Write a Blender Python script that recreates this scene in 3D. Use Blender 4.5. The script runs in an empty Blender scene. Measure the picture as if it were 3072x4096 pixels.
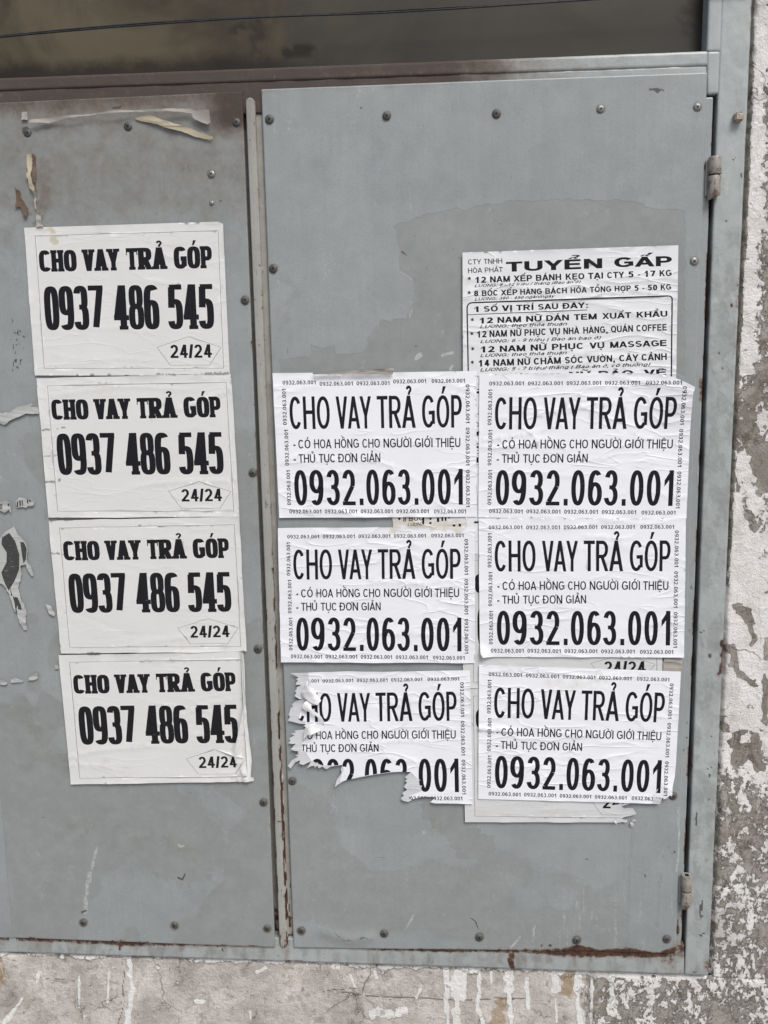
import bpy, bmesh, math, random, unicodedata
import numpy as np
from mathutils import Vector, Matrix
from mathutils.geometry import delaunay_2d_cdt

SC = bpy.context.scene
COL = SC.collection
random.seed(7)
RNG = np.random.default_rng(7)

# ------------------------------------------------------------------ camera
PITCH, YAW, ROLL = -0.15878, -0.07239, -0.01557
FPX, DIST, CZ = 3600.0, 1.333, 1.46
cp, sp = math.cos(PITCH), math.sin(PITCH)
cy, sy = math.cos(YAW), math.sin(YAW)
FW = np.array([sy*cp, cy*cp, sp])
R0 = np.array([cy, -sy, 0.0])
U0 = np.cross(R0, FW)
RT = math.cos(ROLL)*R0 + math.sin(ROLL)*U0
UP = -math.sin(ROLL)*R0 + math.cos(ROLL)*U0
CAM = np.array([0.0, -DIST, CZ])
cam_d = bpy.data.cameras.new('camera')
cam = bpy.data.objects.new('camera', cam_d)
COL.objects.link(cam)
cam_d.sensor_fit = 'VERTICAL'
cam_d.sensor_height = 24.0
cam_d.lens = FPX/4096*24.0
cam_d.clip_start = 0.02
cam_d.clip_end = 200.0
cam.matrix_world = Matrix(((RT[0], UP[0], -FW[0], CAM[0]), (RT[1], UP[1], -FW[1], CAM[1]),
                           (RT[2], UP[2], -FW[2], CAM[2]), (0, 0, 0, 1)))
SC.camera = cam

# ------------------------------------------------------------------ light
SUN_EL, SUN_AZ = math.radians(50), math.radians(28)     # azimuth: to the right of the wall's normal
w = bpy.data.worlds.new('World')
SC.world = w
w.use_nodes = True
nt = w.node_tree
sky = nt.nodes.new('ShaderNodeTexSky')
sky.sky_type = 'NISHITA'
sky.sun_disc = False
sky.sun_elevation = SUN_EL
sky.sun_rotation = math.pi - SUN_AZ
sky.dust_density = 4.0
sky.air_density = 0.8
nt.links.new(sky.outputs[0], nt.nodes['Background'].inputs[0])
nt.nodes['Background'].inputs[1].default_value = 0.072
sun_d = bpy.data.lights.new('sun', 'SUN')
sun_d.energy = 1.5
sun_d.angle = math.radians(24)
sun_d.color = (1.0, 0.985, 0.96)
sun = bpy.data.objects.new('sun', sun_d)
COL.objects.link(sun)
sd = Vector((math.sin(SUN_AZ)*math.cos(SUN_EL), -math.cos(SUN_AZ)*math.cos(SUN_EL), math.sin(SUN_EL)))
sun.rotation_euler = sd.to_track_quat('Z', 'Y').to_euler()
sun.location = (1.5, -3, 4)
SC.view_settings.view_transform = 'Standard'
SC.view_settings.look = 'None'
SC.view_settings.exposure = 0.6
SC.view_settings.gamma = 1.0

# ------------------------------------------------------------------ measuring: photo pixel -> point on the wall plane y = Y
def at(px, py, Y=0.0):
    d = FW*FPX + RT*(px-1536.0) - UP*(py-2048.0)
    t = (Y-CAM[1])/d[1]
    return CAM + d*t
def xz(px, py, Y=0.0):
    p = at(px, py, Y)
    return (p[0], p[2])
def crop(o, s, pts):
    return [(o[0]+x*s, o[1]+y*s) for x, y in pts]

# ------------------------------------------------------------------ numpy noise
def _h(ix, iy, seed):
    n = (ix.astype(np.int64)*374761393 + iy.astype(np.int64)*668265263 + seed*982451653) & 0x7fffffff
    n = ((n ^ (n >> 13))*1274126177) & 0x7fffffff
    return ((n ^ (n >> 16)) & 0xffff)/65535.0
def vnoise(x, y, seed=0):
    x0 = np.floor(x); y0 = np.floor(y)
    fx = x-x0; fy = y-y0
    fx = fx*fx*(3-2*fx); fy = fy*fy*(3-2*fy)
    a = _h(x0, y0, seed); b = _h(x0+1, y0, seed); c = _h(x0, y0+1, seed); d = _h(x0+1, y0+1, seed)
    return (a*(1-fx)+b*fx)*(1-fy) + (c*(1-fx)+d*fx)*fy
def fbm(x, y, seed=0, o=4):
    s = 0; a = 0.5; t = 0
    for k in range(o):
        s = s+a*vnoise(x*2**k, y*2**k, seed+k*17); t += a; a *= 0.5
    return s/t
def sstep(a, b, x):
    t = np.clip((x-a)/(b-a), 0, 1)
    return t*t*(3-2*t)
def segdist(px, py, pts):
    best = np.full(px.shape, 1e9)
    for (ax, ay), (bx, by) in zip(pts[:-1], pts[1:]):
        dx, dy = bx-ax, by-ay
        L = dx*dx+dy*dy+1e-9
        t = np.clip(((px-ax)*dx+(py-ay)*dy)/L, 0, 1)
        best = np.minimum(best, np.hypot(px-ax-t*dx, py-ay-t*dy))
    return best
def inpoly(px, py, poly):
    r = np.zeros(px.shape, bool)
    n = len(poly)
    for i in range(n):
        x1, y1 = poly[i]; x2, y2 = poly[(i+1) % n]
        c = ((y1 > py) != (y2 > py))
        xi = (x2-x1)*(py-y1)/((y2-y1) if y2 != y1 else 1e-9)+x1
        r ^= c & (px < xi)
    return r
def stroke(px, py, pts, r, soft=8, wob=0.4, seed=3):
    r = max(r, 2.0)
    d = segdist(px+(vnoise(px/19, py/19, seed+40)-0.5)*r*0.9, py+(vnoise(px/19, py/19, seed+60)-0.5)*r*0.9, pts)
    rr = r*(1+wob*(vnoise(px/30, py/22, seed)-0.5)*2)
    return 1-sstep(rr-soft*0.5, rr+soft*0.5, d)
def polymask(px, py, poly, soft=6, wob=14, seed=5):
    wx = (fbm(px/30, py/30, seed)-0.5)*2*wob
    wy = (fbm(px/30+50, py/30, seed+9)-0.5)*2*wob
    X, Y = px+wx, py+wy
    ins = inpoly(X, Y, poly)
    d = segdist(X, Y, list(poly)+[poly[0]])
    sdv = np.where(ins, d, -d)
    return sstep(-soft, soft, sdv)

# ------------------------------------------------------------------ materials
class MT:
    def __init__(s, name):
        s.m = bpy.data.materials.new(name); s.m.use_nodes = True
        s.t = s.m.node_tree
        s.b = s.t.nodes['Principled BSDF']
        s.tc = s.n('ShaderNodeTexCoord').outputs['Object']
    def n(s, typ, **k):
        q = s.t.nodes.new(typ)
        for a, v in k.items(): setattr(q, a, v)
        return q
    def put(s, sock, v):
        if isinstance(v, bpy.types.NodeSocket): s.t.links.new(v, sock)
        else: sock.default_value = v
    def math(s, op, a, b=0.0, c=None, clamp=False):
        q = s.n('ShaderNodeMath', operation=op, use_clamp=clamp)
        s.put(q.inputs[0], a); s.put(q.inputs[1], b)
        if c is not None: s.put(q.inputs[2], c)
        return q.outputs[0]
    def mapv(s, scale, loc=(0, 0, 0)):
        q = s.n('ShaderNodeMapping')
        s.t.links.new(s.tc, q.inputs[0])
        q.inputs['Scale'].default_value = scale
        q.inputs['Location'].default_value = loc
        return q.outputs[0]
    def noise(s, scale, det=4, rough=0.55, dist=0.0, vec=None):
        q = s.n('ShaderNodeTexNoise')
        s.t.links.new(vec if vec is not None else s.tc, q.inputs['Vector'])
        q.inputs['Scale'].default_value = scale
        q.inputs['Detail'].default_value = det
        q.inputs['Roughness'].default_value = rough
        q.inputs['Distortion'].default_value = dist
        return q.outputs[0]
    def step(s, x, a, b):
        q = s.n('ShaderNodeMapRange', interpolation_type='SMOOTHSTEP')
        s.put(q.inputs[0], x)
        q.inputs[1].default_value = a; q.inputs[2].default_value = b
        return q.outputs[0]
    def mix(s, f, a, b):
        q = s.n('ShaderNodeMix', data_type='RGBA')
        s.put(q.inputs[0], f)
        for i, v in ((6, a), (7, b)):
            if isinstance(v, bpy.types.NodeSocket): s.t.links.new(v, q.inputs[i])
            else: q.inputs[i].default_value = (*v, 1)
        return q.outputs[2]
    def gain(s, col, f):
        q = s.n('ShaderNodeVectorMath', operation='SCALE')
        s.t.links.new(col, q.inputs[0]); s.put(q.inputs[3], f)
        return q.outputs[0]
    def attr(s, name):
        return s.n('ShaderNodeAttribute', attribute_name=name).outputs['Fac']
    def bump(s, h, dist, strength=1.0, nrm=None):
        q = s.n('ShaderNodeBump')
        s.put(q.inputs['Height'], h)
        q.inputs['Distance'].default_value = dist
        q.inputs['Strength'].default_value = strength
        if nrm is not None: s.t.links.new(nrm, q.inputs['Normal'])
        return q.outputs[0]
    def out(s, col, rough, nrm=None, metal=0.0, spec=0.4):
        s.put(s.b.inputs['Base Color'], col if isinstance(col, bpy.types.NodeSocket) else (*col, 1))
        s.put(s.b.inputs['Roughness'], rough)
        s.put(s.b.inputs['Metallic'], metal)
        s.b.inputs['Specular IOR Level'].default_value = spec
        if nrm is not None: s.t.links.new(nrm, s.b.inputs['Normal'])
        return s.m

def mat_steel(name, base=(0.310, 0.340, 0.346), spots=1.0):
    k = MT(name)
    big = k.noise(3.0, 3, 0.5)
    mid = k.noise(22.0, 5, 0.6)
    fine = k.noise(620.0, 3, 0.75)
    streak = k.noise(1.0, 5, 0.65, vec=k.mapv((130, 130, 5)))
    f = k.math('MULTIPLY_ADD', big, 0.36, 0.73)
    f = k.math('ADD', f, k.math('MULTIPLY_ADD', mid, 0.30, -0.15))
    f = k.math('ADD', f, k.math('MULTIPLY_ADD', fine, 0.42, -0.21))
    f = k.math('ADD', f, k.math('MULTIPLY_ADD', streak, 0.13, -0.065))
    rgb = k.n('ShaderNodeRGB'); rgb.outputs[0].default_value = (*base, 1)
    c = k.gain(rgb.outputs[0], f)
    # a greener, browner haze of dirt in cloudy areas
    cloud = k.step(k.noise(5.5, 6, 0.62, 0.4), 0.48, 0.75)
    c = k.mix(k.math('MULTIPLY', cloud, 0.18), c, (0.27, 0.265, 0.235))
    # older coat of paint
    pn = k.math('ADD', k.attr('patch'), k.math('MULTIPLY_ADD', k.noise(160, 4, 0.6), 0.5, -0.25))
    c2 = k.mix(k.step(k.noise(55, 5, 0.6), 0.35, 0.7), (0.236, 0.258, 0.252), (0.272, 0.294, 0.285))
    c = k.mix(k.math('MULTIPLY', k.step(pn, 0.28, 0.62), 0.74), c, c2)
    # pale scuffs, glue and drips
    pl = k.math('ADD', k.attr('pale'), k.math('MULTIPLY_ADD', k.noise(210, 5, 0.65), 0.9, -0.45))
    c = k.mix(k.math('MULTIPLY', k.step(pl, 0.42, 0.75), 0.55), c, (0.58, 0.60, 0.58))
    # brown soot and grime
    gn = k.math('ADD', k.attr('grime'), k.math('MULTIPLY_ADD', k.noise(38, 7, 0.7), 0.8, -0.4))
    gcol = k.mix(k.step(k.noise(140, 6, 0.7), 0.35, 0.65), (0.105, 0.080, 0.062), (0.165, 0.130, 0.100))
    gcol = k.mix(k.step(k.math('ADD', k.attr('grime'), k.math('MULTIPLY_ADD', k.noise(25, 6, 0.65), 0.5, -0.25)), 0.62, 1.0), gcol, (0.045, 0.027, 0.018))
    c = k.mix(k.math('MULTIPLY', k.step(gn, 0.10, 0.95), 0.93), c, gcol)
    # dark chips and scratches
    sp1 = k.step(k.noise(330, 3, 0.6), 0.725, 0.755)
    gate = k.step(k.noise(13, 4, 0.6), 0.47, 0.6)
    dk = k.math('MULTIPLY', k.math('MULTIPLY', sp1, gate), 0.75*spots)
    c = k.mix(dk, c, (0.055, 0.048, 0.042))
    dn = k.math('ADD', k.attr('dark'), k.math('MULTIPLY_ADD', k.noise(300, 4, 0.7), 0.7, -0.35))
    c = k.mix(k.math('MULTIPLY', k.step(dn, 0.45, 0.7), 0.85), c, (0.05, 0.048, 0.046))
    # fine scratches
    for ang, lo in ((1.15, 3), (-0.35, 9), (0.2, 17)):
        q = k.n('ShaderNodeMapping'); k.t.links.new(k.tc, q.inputs[0])
        q.inputs['Rotation'].default_value = (0, ang, 0); q.inputs['Scale'].default_value = (420, 420, 26); q.inputs['Location'].default_value = (lo, lo, lo)
        sc = k.math('MULTIPLY', k.step(k.noise(1.0, 2, 0.5, 0.6, vec=q.outputs[0]), 0.715, 0.75), k.step(k.noise(9, 3, 0.6, vec=k.mapv((1, 1, 1), (lo, 2, 5))), 0.5, 0.66))
        c = k.mix(k.math('MULTIPLY', sc, 0.45), c, (0.12, 0.11, 0.10) if lo != 9 else (0.55, 0.56, 0.54))
    # rust
    rn = k.math('ADD', k.attr('rust'), k.math('MULTIPLY_ADD', k.noise(95, 8, 0.78), 1.9, -1.0))
    halo = k.step(rn, 0.0, 0.6)
    c = k.mix(k.math('MULTIPLY', halo, 0.45), c, (0.24, 0.165, 0.11))
    rcol = k.mix(k.step(k.noise(130, 7, 0.7), 0.36, 0.66), (0.024, 0.014, 0.011), (0.105, 0.043, 0.023))
    core = k.step(rn, 0.36, 0.72)
    c = k.mix(core, c, rcol)
    h = k.math('ADD', k.math('MULTIPLY', mid, 0.5), k.math('MULTIPLY', k.noise(260, 3, 0.6), 0.35))
    h = k.math('ADD', h, k.math('MULTIPLY', core, k.noise(240, 5, 0.7)))
    h = k.math('SUBTRACT', h, k.math('MULTIPLY', k.step(pn, 0.35, 0.6), 0.35))
    nr = k.bump(h, 0.0006, 0.8)
    r = k.math('MULTIPLY_ADD', mid, 0.22, 0.27)
    r = k.math('ADD', r, k.math('MULTIPLY', k.step(gn, 0.2, 0.9), 0.45))
    r = k.math('ADD', r, k.math('MULTIPLY', core, 0.3), clamp=True)
    return k.out(c, r, nr, spec=0.5)

def mat_paper(name, col, dirt=0.25, crease=1.0):
    k = MT(name)
    rnd = k.n('ShaderNodeObjectInfo').outputs['Random']
    off = k.n('ShaderNodeVectorMath', operation='SCALE')
    comb = k.n('ShaderNodeCombineXYZ')
    k.put(comb.inputs[0], 37.0); k.put(comb.inputs[1], 11.0); k.put(comb.inputs[2], 23.0)
    k.t.links.new(comb.outputs[0], off.inputs[0]); k.put(off.inputs[3], rnd)
    add = k.n('ShaderNodeVectorMath', operation='ADD')
    k.t.links.new(k.tc, add.inputs[0]); k.t.links.new(off.outputs[0], add.inputs[1])
    base = add.outputs[0]
    k.tc = base
    cl = k.noise(11, 5, 0.6)
    rgb = k.n('ShaderNodeRGB'); rgb.outputs[0].default_value = (*col, 1)
    f = k.math('MULTIPLY_ADD', cl, 0.13, 0.92)
    f = k.math('ADD', f, k.math('MULTIPLY_ADD', k.noise(1400, 1, 0.5), 0.08, -0.04))
    c = k.gain(rgb.outputs[0], f)
    st = k.step(k.noise(7, 6, 0.65, 0.6), 0.56, 0.78)
    c = k.mix(k.math('MULTIPLY', st, dirt), c, (0.50, 0.46, 0.38))
    ys = k.step(k.math('ADD', k.attr('stain'), k.math('MULTIPLY_ADD', k.noise(60, 6, 0.65), 0.6, -0.3)), 0.3, 0.8)
    c = k.mix(k.math('MULTIPLY', ys, 0.7), c, (0.50, 0.45, 0.31))
    sm_ = k.step(k.math('ADD', k.attr('smudge'), k.math('MULTIPLY_ADD', k.noise(160, 5, 0.65), 0.6, -0.3)), 0.3, 0.8)
    c = k.mix(k.math('MULTIPLY', sm_, 0.75), c, (0.16, 0.155, 0.15))
    wear = k.step(k.noise(260, 3, 0.6), 0.75, 0.775)
    c = k.mix(k.math('MULTIPLY', wear, 0.35), c, (0.25, 0.24, 0.22))
    # creases: thin ridges, mostly lying across the sheet
    def ridge(vec, sc, pw):
        q = k.noise(sc, 2.5, 0.5, 0.35, vec=vec)
        a = k.math('ABSOLUTE', k.math('MULTIPLY_ADD', q, 2.0, -1.0))
        return k.math('POWER', k.math('SUBTRACT', 1.0, a, clamp=True), pw)
    r1 = ridge(k.mapv((5, 5, 19)), 1.0, 22.0)
    r2 = ridge(k.mapv((9, 9, 30), (3, 1, 8)), 1.0, 26.0)
    gate = k.step(k.noise(6, 2, 0.5), 0.42, 0.6)
    gate2 = k.step(k.noise(8, 2, 0.5, vec=k.mapv((1, 1, 1), (4, 7, 2))), 0.40, 0.6)
    h = k.math('ADD', k.math('MULTIPLY', r1, gate), k.math('MULTIPLY', k.math('MULTIPLY', r2, gate2), 0.7))
    h = k.math('ADD', h, k.math('MULTIPLY', k.noise(26, 3, 0.5), 0.35))
    nr = k.bump(h, 0.0011*crease, 0.75)
    return k.out(c, 0.62, nr, spec=0.25), h

def mat_ink(name, col, worn=0.0):
    k = MT(name)
    n1 = k.noise(700, 2, 0.6)
    rgb = k.n('ShaderNodeRGB'); rgb.outputs[0].default_value = (*col, 1)
    c = k.gain(rgb.outputs[0], k.math('MULTIPLY_ADD', n1, 0.8, 0.6))
    if worn > 0:
        sp1 = k.step(k.noise(1.0, 5, 0.65, vec=k.mapv((130, 130, 420))), 0.72-0.14*worn, 0.80-0.1*worn)
        c = k.mix(k.math('MULTIPLY', sp1, 0.6), c, (0.35, 0.35, 0.35))
    nr = k.bump(k.noise(40, 3, 0.5), 0.0008, 0.6)
    return k.out(c, 0.6, nr, spec=0.14)

def mat_plaster(name):
    k = MT(name)
    a = k.attr('white'); b = k.attr('beige'); g = k.attr('drip'); y = k.attr('stain')
    big = k.noise(9, 6, 0.62, 0.5)
    fl = k.math('ADD', k.math('MULTIPLY', k.noise(23, 12, 0.76, 0.25, vec=k.mapv((1, 1, .66))), 0.60), k.math('MULTIPLY', k.noise(105, 8, 0.74, 0.3, vec=k.mapv((1, 1, .75))), 0.40))
    mid = k.noise(80, 7, 0.7)
    fine = k.noise(420, 5, 0.7)
    # cement under the limewash
    cem = k.mix(k.step(big, 0.35, 0.68), (0.265, 0.245, 0.212), (0.37, 0.352, 0.318))
    cem = k.mix(k.math('MULTIPLY', k.step(k.noise(30, 10, 0.78, 0.3, vec=k.mapv((1.5, 1.5, .8))), 0.50, 0.60), 0.8), cem, (0.135, 0.115, 0.095))
    cem = k.gain(cem, k.math('MULTIPLY_ADD', fine, 0.7, 0.65))
    # beige skim coat
    bg = k.mix(k.step(k.noise(14, 6, 0.62), 0.35, 0.65), (0.50, 0.47, 0.43), (0.72, 0.68, 0.635))
    bg = k.mix(k.math('MULTIPLY', k.step(k.noise(46, 9, 0.76, 0.5), 0.50, 0.62), 0.6), bg, (0.30, 0.275, 0.25))
    bg = k.gain(bg, k.math('MULTIPLY_ADD', fine, 0.5, 0.76))
    bm = k.step(k.math('ADD', b, k.math('MULTIPLY_ADD', fl, 1.4, -0.7)), 0.38, 0.52)
    c = k.mix(bm, cem, bg)
    # grey wash with small chips
    gm = k.step(k.math('ADD', k.math('MULTIPLY', a, 0.45), k.math('MULTIPLY_ADD', k.noise(48, 8, 0.68, 0.3), 2.2, -1.1)), 0.15, 0.28)
    c = k.mix(k.math('MULTIPLY', gm, 0.55), c, (0.46, 0.44, 0.405))
    # white limewash flakes
    wn = k.math('ADD', a, k.math('MULTIPLY_ADD', fl, 3.0, -1.5))
    wn = k.math('ADD', wn, k.math('MULTIPLY_ADD', mid, 0.8, -0.4))
    wm = k.step(wn, 0.47, 0.53)
    wcol = k.mix(k.step(k.noise(30, 6, 0.6), 0.4, 0.7), (0.88, 0.87, 0.85), (0.74, 0.725, 0.70))
    wcol = k.gain(wcol, k.math('MULTIPLY_ADD', fine, 0.25, 0.87))
    edge = k.math('MULTIPLY', k.step(wn, 0.36, 0.46), k.math('SUBTRACT', 1.0, wm))
    c = k.mix(k.math('MULTIPLY', edge, 0.6), c, (0.11, 0.10, 0.085))
    c = k.mix(wm, c, wcol)
    # pits
    pit = k.math('MULTIPLY', k.step(k.noise(190, 4, 0.6), 0.66, 0.72), k.step(k.noise(17, 4, 0.6), 0.42, 0.6))
    c = k.mix(k.math('MULTIPLY', pit, 0.8), c, (0.10, 0.09, 0.078))
    # hairline cracks
    vo = k.n('ShaderNodeTexVoronoi', feature='DISTANCE_TO_EDGE')
    wv = k.n('ShaderNodeVectorMath', operation='ADD')
    nz = k.n('ShaderNodeTexNoise'); nz.inputs['Scale'].default_value = 30; nz.inputs['Detail'].default_value = 5
    k.t.links.new(k.tc, nz.inputs['Vector'])
    sc = k.n('ShaderNodeVectorMath', operation='SCALE'); k.t.links.new(nz.outputs[1], sc.inputs[0]); sc.inputs[3].default_value = 0.05
    k.t.links.new(k.tc, wv.inputs[0]); k.t.links.new(sc.outputs[0], wv.inputs[1])
    k.t.links.new(wv.outputs[0], vo.inputs['Vector']); vo.inputs['Scale'].default_value = 7.0
    ck = k.math('MULTIPLY', k.math('SUBTRACT', 1.0, k.step(vo.outputs['Distance'], 0.003, 0.008)), k.step(k.noise(9, 3, 0.5), 0.5, 0.62))
    c = k.mix(k.math('MULTIPLY', ck, 0.35), c, (0.10, 0.09, 0.075))
    cm = k.step(k.math('ADD', k.attr('crack'), k.math('MULTIPLY_ADD', mid, 0.5, -0.25)), 0.42, 0.6)
    c = k.mix(k.math('MULTIPLY', cm, 0.75), c, (0.13, 0.115, 0.10))
    # yellow-brown seep stains
    ym = k.step(k.math('ADD', y, k.math('MULTIPLY_ADD', mid, 0.8, -0.4)), 0.3, 0.8)
    c = k.mix(k.math('MULTIPLY', ym, 0.6), c, (0.33, 0.21, 0.09))
    # grime film
    gr = k.step(k.noise(10, 9, 0.74, 0.5), 0.50, 0.68)
    c = k.mix(k.math('MULTIPLY', gr, 0.35), c, (0.13, 0.11, 0.09))
    # whitish scrapes lying at a slant
    for ang, lo in ((0.7, 2), (-0.5, 6)):
        q = k.n('ShaderNodeMapping'); k.t.links.new(k.tc, q.inputs[0])
        q.inputs['Rotation'].default_value = (0, ang, 0); q.inputs['Scale'].default_value = (110, 110, 16); q.inputs['Location'].default_value = (lo, lo, lo)
        sc = k.math('MULTIPLY', k.step(k.noise(1.0, 5, 0.65, 0.8, vec=q.outputs[0]), 0.60, 0.64), k.step(k.noise(8, 3, 0.6, vec=k.mapv((1, 1, 1), (lo, 2, 5))), 0.46, 0.58))
        c = k.mix(k.math('MULTIPLY', sc, 0.55), c, (0.68, 0.65, 0.61))
    # runs of white paint
    dm = k.step(k.math('ADD', g, k.math('MULTIPLY_ADD', mid, 1.3, -0.65)), 0.44, 0.54)
    c = k.mix(dm, c, (0.86, 0.86, 0.84))
    h = k.math('ADD', k.math('MULTIPLY', wm, 0.9), k.math('MULTIPLY', big, 1.2))
    h = k.math('ADD', h, k.math('MULTIPLY', mid, 0.9))
    h = k.math('ADD', h, k.math('MULTIPLY', fine, 0.45))
    h = k.math('ADD', h, k.math('MULTIPLY', bm, 0.4))
    h = k.math('SUBTRACT', h, k.math('MULTIPLY', pit, 0.6))
    h = k.math('SUBTRACT', h, k.math('MULTIPLY', ck, 0.8))
    h = k.math('ADD', h, k.math('MULTIPLY', dm, 0.5))
    nr = k.bump(h, 0.0048, 1.0)
    return k.out(c, 0.9, nr, spec=0.15)

def mat_plain(name, c1, c2, scale=60, rough=0.6, metal=0.0, bump=0.0004, spec=0.4):
    k = MT(name)
    n1 = k.noise(scale, 6, 0.65)
    c = k.mix(k.step(n1, 0.32, 0.68), c1, c2)
    return k.out(c, rough, k.bump(n1, bump, 0.8), metal, spec)

def mat_glass():
    k = MT('sooty_reflection_glass')
    n1 = k.noise(5, 7, 0.62, 0.5)
    soot = k.attr('grime')
    c = k.mix(k.step(n1, 0.35, 0.68), (0.040, 0.034, 0.023), (0.108, 0.092, 0.060))  # brown blotches put soft reflections into the glass colour
    c = k.mix(k.attr('grey'), c, (0.050, 0.048, 0.041))
    sm = k.step(k.math('ADD', soot, k.math('MULTIPLY_ADD', k.noise(26, 7, 0.7), 1.0, -0.5)), 0.15, 0.9)
    c = k.mix(k.math('MULTIPLY', sm, 0.8), c, (0.016, 0.012, 0.010))
    c = k.gain(c, k.math('MULTIPLY_ADD', k.noise(800, 2, 0.6), 0.4, 0.8))
    r = k.math('MULTIPLY_ADD', n1, 0.3, 0.30)
    return k.out(c, r, k.bump(n1, 0.0004, 0.5), spec=0.25)

M_DOOR = mat_steel('grey_painted_sheet_steel')
M_FRAME = mat_steel('grey_painted_steel_frame', (0.385, 0.425, 0.425), 0.8)
M_BAR = mat_steel('worn_grey_painted_bar', (0.37, 0.375, 0.35), 1.2)
M_OLDP, _ = mat_paper('weathered_paper', (0.70, 0.71, 0.70), 0.22, 0.32)
M_OLDU, _ = mat_paper('stained_paper', (0.63, 0.645, 0.65), 0.2, 0.4)
M_NEWP, _ = mat_paper('white_poster_paper', (0.83, 0.855, 0.90), 0.08, 1.25)
M_FLYP, _ = mat_paper('flyer_paper', (0.75, 0.77, 0.79), 0.15, 1.3)
M_TORN, _ = mat_paper('torn_paper_fibre', (0.60, 0.62, 0.64), 0.15, 0.8)
M_SCRAP, _ = mat_paper('scraped_grey_paper', (0.44, 0.455, 0.445), 0.4, 0.8)
M_INKD = mat_ink('rubbed_grey_ink', (0.060, 0.062, 0.062), 0.9)
M_BACK, _ = mat_paper('paper_back', (0.83, 0.84, 0.85), 0.05, 0.8)
M_CREAM, _ = mat_paper('aged_cream_paper', (0.43, 0.385, 0.285), 0.6, 1.0)
M_DUSTY, _ = mat_paper('dusty_paper', (0.36, 0.34, 0.31), 0.5, 1.0)
M_BROWN, _ = mat_paper('browned_paper', (0.13, 0.09, 0.065), 0.5, 1.2)
M_INK = mat_ink('black_print_ink', (0.013, 0.013, 0.017))
M_INKW = mat_ink('worn_black_print_ink', (0.014, 0.014, 0.017), 0.45)
M_WALL = mat_plaster('flaking_limewashed_plaster')
M_SCREW = mat_plain('dull_screw_steel', (0.055, 0.06, 0.056), (0.14, 0.145, 0.14), 500, 0.55, 0.35)
M_BRIGHT = mat_plain('bright_screw_steel', (0.20, 0.205, 0.20), (0.36, 0.37, 0.36), 500, 0.42, 0.5)
M_SLOT = mat_plain('dark_screw_recess', (0.012, 0.012, 0.012), (0.03, 0.028, 0.026), 500, 0.8)
M_DARK = mat_plain('cavity_shade', (0.012, 0.010, 0.009), (0.025, 0.021, 0.018), 30, 0.9)  # near-black colour stands for the shade inside gaps and hinge bore
M_CABLE = mat_plain('black_cable_sheath', (0.012, 0.012, 0.014), (0.03, 0.03, 0.032), 200, 0.5)
M_GLASS = mat_glass()
M_GROUND = mat_plain('concrete_pavement', (0.22, 0.21, 0.19), (0.32, 0.31, 0.29), 12, 0.85)
M_RUSTY = mat_plain('rusted_steel', (0.055, 0.024, 0.015), (0.22, 0.10, 0.05), 240, 0.85, 0.0, 0.0008)
M_LUG = mat_plain('chipped_lug_paint', (0.30, 0.24, 0.19), (0.46, 0.42, 0.37), 200, 0.7)

# ------------------------------------------------------------------ object helpers
def link(name, me, parent=None, loc=None):
    o = bpy.data.objects.new(name, me)
    COL.objects.link(o)
    if parent is not None: o.parent = parent
    if loc is not None: o.location = loc
    return o
def thing(name, label, cat, loc=(0, 0, 0), group=None):
    o = link(name, None, None, loc)
    o.empty_display_size = 0.05
    o['label'] = label; o['category'] = cat; o['kind'] = 'thing'
    if group: o['group'] = group
    return o
def tag(o, label, cat, group=None):
    o['label'] = label; o['category'] = cat; o['kind'] = 'thing'
    if group: o['group'] = group
    return o
def make_mesh(name, V, faces, mats, midx=None, smooth=False, attrs=None, origin=None):
    V = np.asarray(V, float)
    if origin is not None: V = V-np.asarray(origin)
    me = bpy.data.meshes.new(name)
    me.from_pydata(V.tolist(), [], faces)
    for m in mats: me.materials.append(m)
    if midx is not None: me.polygons.foreach_set('material_index', np.asarray(midx, np.int32))
    if smooth: me.polygons.foreach_set('use_smooth', np.ones(len(me.polygons), bool))
    for k, v in (attrs or {}).items():
        a = me.attributes.new(k, 'FLOAT', 'POINT')
        a.data.foreach_set('value', np.asarray(v, np.float32))
    me.update()
    return me
def bm_mesh(name, bm, mats, smooth=False):
    me = bpy.data.meshes.new(name)
    bmesh.ops.recalc_face_normals(bm, faces=bm.faces[:])
    bm.to_mesh(me); bm.free()
    for m in mats: me.materials.append(m)
    if smooth: me.polygons.foreach_set('use_smooth', np.ones(len(me.polygons), bool))
    return me

def quad_grid(quad, res, Y):
    """world grid over a quad of photo pixels (TL,TR,BR,BL) lying on plane Y; returns X,Z,px,py arrays (rows x cols)"""
    P = [np.array(xz(x, y, Y)) for x, y in quad]
    W = max(np.linalg.norm(P[1]-P[0]), np.linalg.norm(P[2]-P[3]))
    H = max(np.linalg.norm(P[3]-P[0]), np.linalg.norm(P[2]-P[1]))
    nx = max(1, int(W/res)); nz = max(1, int(H/res))
    u, v = np.meshgrid(np.linspace(0, 1, nx+1), np.linspace(0, 1, nz+1))
    X = (1-v)*((1-u)*P[0][0]+u*P[1][0]) + v*((1-u)*P[3][0]+u*P[2][0])
    Z = (1-v)*((1-u)*P[0][1]+u*P[1][1]) + v*((1-u)*P[3][1]+u*P[2][1])
    px, py = project(X, Y, Z)
    return X, Z, px, py
def project(X, Y, Z):
    dx, dy, dz = X-CAM[0], Y-CAM[1], Z-CAM[2]
    f = dx*FW[0]+dy*FW[1]+dz*FW[2]
    return (1536+FPX*(dx*RT[0]+dy*RT[1]+dz*RT[2])/f, 2048-FPX*(dx*UP[0]+dy*UP[1]+dz*UP[2])/f)

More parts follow.
